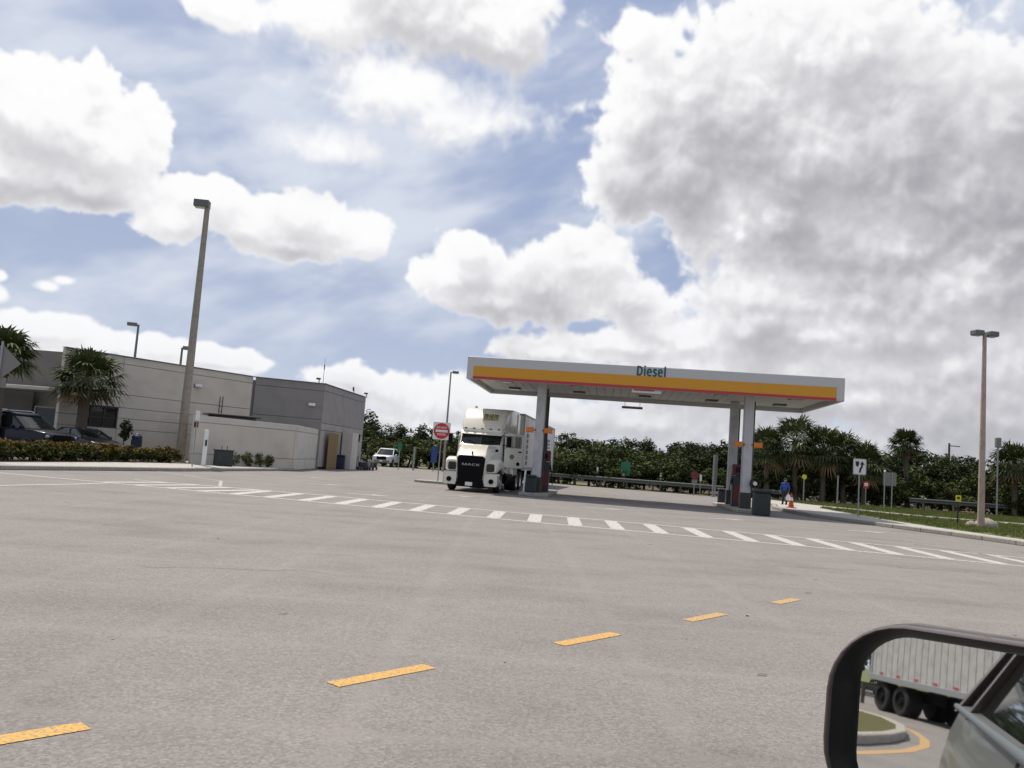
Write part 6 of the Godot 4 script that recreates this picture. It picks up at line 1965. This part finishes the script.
func build_small() -> void:
	build_person()
	# traffic cone
	var c := thing("traffic_cone", Vector3(14.95, 0.148, -43.4), 0.2, "orange traffic cone with a pale collar in front of the person", "cone")
	part("cone", Shape.new().lathe(Vector3.ZERO, Vector3.UP, [Vector2(0.15, 0.04), Vector2(0.03, 0.76), Vector2(0.0, 0.76)], 20).done(), M.orange_plastic, c)
	part("collar", Shape.new().lathe(Vector3.ZERO, Vector3.UP, [Vector2(0.102, 0.38), Vector2(0.074, 0.54)], 20).done(), M.sign_white, c)
	part("base", Shape.new().bevel(Vector3(0, 0.02, 0), Vector3(0.4, 0.04, 0.4), 0.012).done(), M.orange_plastic, c)
	# boulder at the foot of the pinkish pole
	var rng := RandomNumberGenerator.new()
	rng.seed = 3
	for s in [[20.55, -35.5, 0.52, 0.42, "low grey boulder behind the foot of the pinkish lamp pole"], [19.75, -35.2, 0.26, 0.26, "smaller grey boulder left of the pinkish lamp pole"]]:
		var rings := []
		for i in 7:
			var t := i / 6.0
			var ring := []
			for k in 12:
				var a := TAU * k / 12.0
				var r: float = s[2] * sqrt(maxf(0.02, 1.0 - t * t)) * rng.randf_range(0.88, 1.1)
				ring.append(Vector3(cos(a) * r, s[3] * t * rng.randf_range(0.9, 1.05), sin(a) * r * 0.7))
			rings.append(ring)
		var o := part("boulder", Shape.new().skin(rings, true, true, 0.7).done(), M.concrete_pole, self, Vector3(s[0], 0.16, s[1]))
		tag(o, s[4], "boulder", "boulders by the lamp pole")
	# dark blue waste container near the parked cars
	var b := thing("parking_bin", Vector3(-19.7, 0.154, -44.3), 0.3, "dark blue bin beside the young tree in the parking lot", "waste bin")
	part("body", Shape.new().bevel(Vector3(0, 0.55, 0), Vector3(0.5, 1.1, 0.5), 0.05).done(), M.bin_blue, b)
	part("dome", Shape.new().lathe(Vector3(0, 1.1, 0), Vector3.UP, [Vector2(0.27, 0), Vector2(0.25, 0.12), Vector2(0.14, 0.24), Vector2(0.0, 0.28)], 16).done(), M.bin_blue, b)
	# pebbles and bits on the near asphalt
	for i in 9:
		var p := Vector2(rng.randf_range(-6, 5), rng.randf_range(-16, -4.2))
		var r := rng.randf_range(0.008, 0.02)
		var o := part("pebble", Shape.new().lathe(Vector3.ZERO, Vector3.UP, [Vector2(r, 0), Vector2(r * 0.8, r * 0.5), Vector2(0, r * 0.7)], 6).done(), M.mulch if i % 2 else M.kerb_concrete, self, Vector3(p.x, 0.0, p.y), Basis(Vector3.UP, rng.randf() * TAU))
		tag(o, "loose %s pebble, %s of those strewn on the near asphalt" % ["brown" if i % 2 else "pale", ordinal(i)], "pebble", "pebbles on the near asphalt")

func build_person() -> void:
	mat("shirt_blue", lin(0.03, 0.07, 0.30), 0.9)
	mat("trousers", lin(0.02, 0.035, 0.045), 0.9)
	mat("skin", lin(0.34, 0.20, 0.145), 0.55)
	mat("hair", lin(0.018, 0.013, 0.010), 0.7)
	mat("bag_white", lin(0.72, 0.72, 0.72), 0.6)
	mat("shoe", lin(0.02, 0.02, 0.02), 0.7)
	var o := thing("person", Vector3(16.35, 0.148, -48.6), deg_to_rad(-35), "person in blue shirt and dark trousers holding a white bag", "person")
	o.scale = Vector3.ONE * 0.88
	# facing +z; their left is +x
	var hips := Vector3(0, 0.93, 0)
	var neck := Vector3(0, 1.44, 0.0)
	var body := Shape.new()
	var arms := []
	var legs := []
	for s in [-1.0, 1.0]:
		var hip := Vector3(s * 0.095, 0.92, 0)
		var knee := Vector3(s * 0.11, 0.50, 0.035 if s > 0 else 0.0)
		var ank := Vector3(s * 0.115, 0.10, -0.02 if s > 0 else 0.01)
		legs += [[hip, knee, 0.088, 0.062], [knee, ank, 0.060, 0.042]]
		var sh := Vector3(s * 0.185, 1.385, 0)
		var el := Vector3(s * 0.265, 1.10, -0.02)
		var wr := Vector3(s * 0.27, 0.87, 0.07)
		arms += [[sh, el, 0.056, 0.043], [el, wr, 0.041, 0.028]]
	# one continuous body: trunk, limbs, neck and head
	blend_skin([[hips, Vector3(0, 1.15, 0), 0.125, 0.125], [Vector3(-0.06, 1.2, 0), Vector3(0.06, 1.2, 0), 0.118, 0.118], [Vector3(-0.12, 1.36, 0), Vector3(0.12, 1.36, 0), 0.085, 0.085], [neck, Vector3(0, 1.53, 0.01), 0.052, 0.05]] + arms + legs, 0.022, 0.03, body)
	# head with nose, brow, ears
	blend_skin([[Vector3(0, 1.60, 0.0), Vector3(0, 1.645, -0.01), 0.078, 0.088], [Vector3(0, 1.545, 0.035), Vector3(0, 1.56, 0.03), 0.05, 0.055], [Vector3(0, 1.60, 0.095), Vector3(0, 1.625, 0.08), 0.014, 0.010], [Vector3(-0.088, 1.60, -0.01), Vector3(-0.092, 1.62, -0.012), 0.018, 0.02], [Vector3(0.088, 1.60, -0.01), Vector3(0.092, 1.62, -0.012), 0.018, 0.02]], 0.012, 0.015, body)
	# hands: palm, four fingers and a thumb each
	for s in [-1.0, 1.0]:
		var w := Vector3(s * 0.27, 0.87, 0.07)
		var palm := w + Vector3(0, -0.075, 0.02)
		var hand := [[w, palm, 0.026, 0.032]]
		for k in 4:
			var root := palm + Vector3(0, -0.01, -0.03 + 0.02 * k)
			var len: float = [0.058, 0.068, 0.072, 0.06][k]
			var mid := root + Vector3(-s * 0.008, -len * 0.6, 0.004)
			hand.append([root, mid, 0.0095, 0.009])
			hand.append([mid, mid + Vector3(-s * 0.03, -len * 0.35, 0.0), 0.009, 0.0075])
		hand.append([palm + Vector3(-s * 0.012, 0.03, 0.026), palm + Vector3(-s * 0.026, -0.012, 0.05), 0.011, 0.009])
		blend_skin(hand, 0.007, 0.008, body)
	var b := part("body", body.done(), M.skin, o)
	# clothes follow the body a little way outside it
	var shirt := Shape.new()
	var sl := []
	for a in arms.size():
		var q: Array = arms[a].duplicate()
		q[2] += 0.014
		q[3] += 0.014
		sl.append(q)
	blend_skin([[Vector3(0, 0.96, 0), Vector3(0, 1.15, 0), 0.145, 0.138], [Vector3(-0.06, 1.2, 0), Vector3(0.06, 1.2, 0), 0.132, 0.132], [Vector3(-0.12, 1.36, 0), Vector3(0.12, 1.36, 0), 0.099, 0.099], [Vector3(0, 1.43, 0), Vector3(0, 1.47, 0), 0.066, 0.062]] + sl, 0.022, 0.03, shirt)
	part("shirt", shirt.done(), M.shirt_blue, b)
	var tr := Shape.new()
	var lg := []
	for a in legs:
		var q: Array = a.duplicate()
		q[2] += 0.018
		q[3] += 0.02
		lg.append(q)
	blend_skin([[Vector3(-0.05, 0.9, 0), Vector3(0.05, 0.9, 0), 0.128, 0.128]] + lg, 0.022, 0.03, tr)
	part("trousers", tr.done(), M.trousers, b)
	var hr := Shape.new()
	blend_skin([[Vector3(0, 1.655, -0.022), Vector3(0, 1.66, 0.012), 0.092, 0.082], [Vector3(0, 1.60, -0.045), Vector3(0, 1.56, -0.05), 0.07, 0.05]], 0.014, 0.015, hr)
	part("hair", hr.done(), M.hair, b)
	for s in [-1.0, 1.0]:
		part("shoe", Shape.new().bevel(Vector3(s * 0.118, 0.045, 0.05), Vector3(0.1, 0.09, 0.27), 0.03).done(), M.shoe, b)
		part("eye", Shape.new().lathe(Vector3(s * 0.032, 1.617, 0.072), Vector3(0, 0, 1), [Vector2(0.011, 0), Vector2(0.008, 0.008), Vector2(0, 0.011)], 8).done(), M.hair, b)
	part("mouth", bx(Vector3(0.04, 0.008, 0.012), Vector3(0, 1.557, 0.084)), M.dull_red, b)
	# white carrier bag hanging from the left hand
	var hand_at: Vector3 = o.transform * Vector3(0.255, 0.745, 0.09)
	var g := thing("carrier_bag", hand_at, o.rotation.y, "white carrier bag hanging from the hand of the person in blue", "bag")
	var rings := []
	for st in [[-0.40, 0.10, 0.05], [-0.36, 0.15, 0.08], [-0.24, 0.15, 0.085], [-0.12, 0.11, 0.06], [-0.04, 0.04, 0.025], [0.0, 0.02, 0.015]]:
		var ring := []
		for k in 12:
			var a := TAU * k / 12.0
			ring.append(Vector3(cos(a) * st[1] * (1.0 + 0.07 * sin(3.0 * a)), st[0], sin(a) * st[2] * (1.0 + 0.1 * cos(5.0 * a))))
		rings.append(ring)
	part("sack", Shape.new().skin(rings).done(), M.bag_white, g)
	part("handle", Shape.new().tube([Vector3(-0.02, -0.02, 0), Vector3(-0.012, 0.05, 0), Vector3(0.012, 0.05, 0), Vector3(0.02, -0.02, 0)], [0.008], 6).done(), M.bag_white, g)
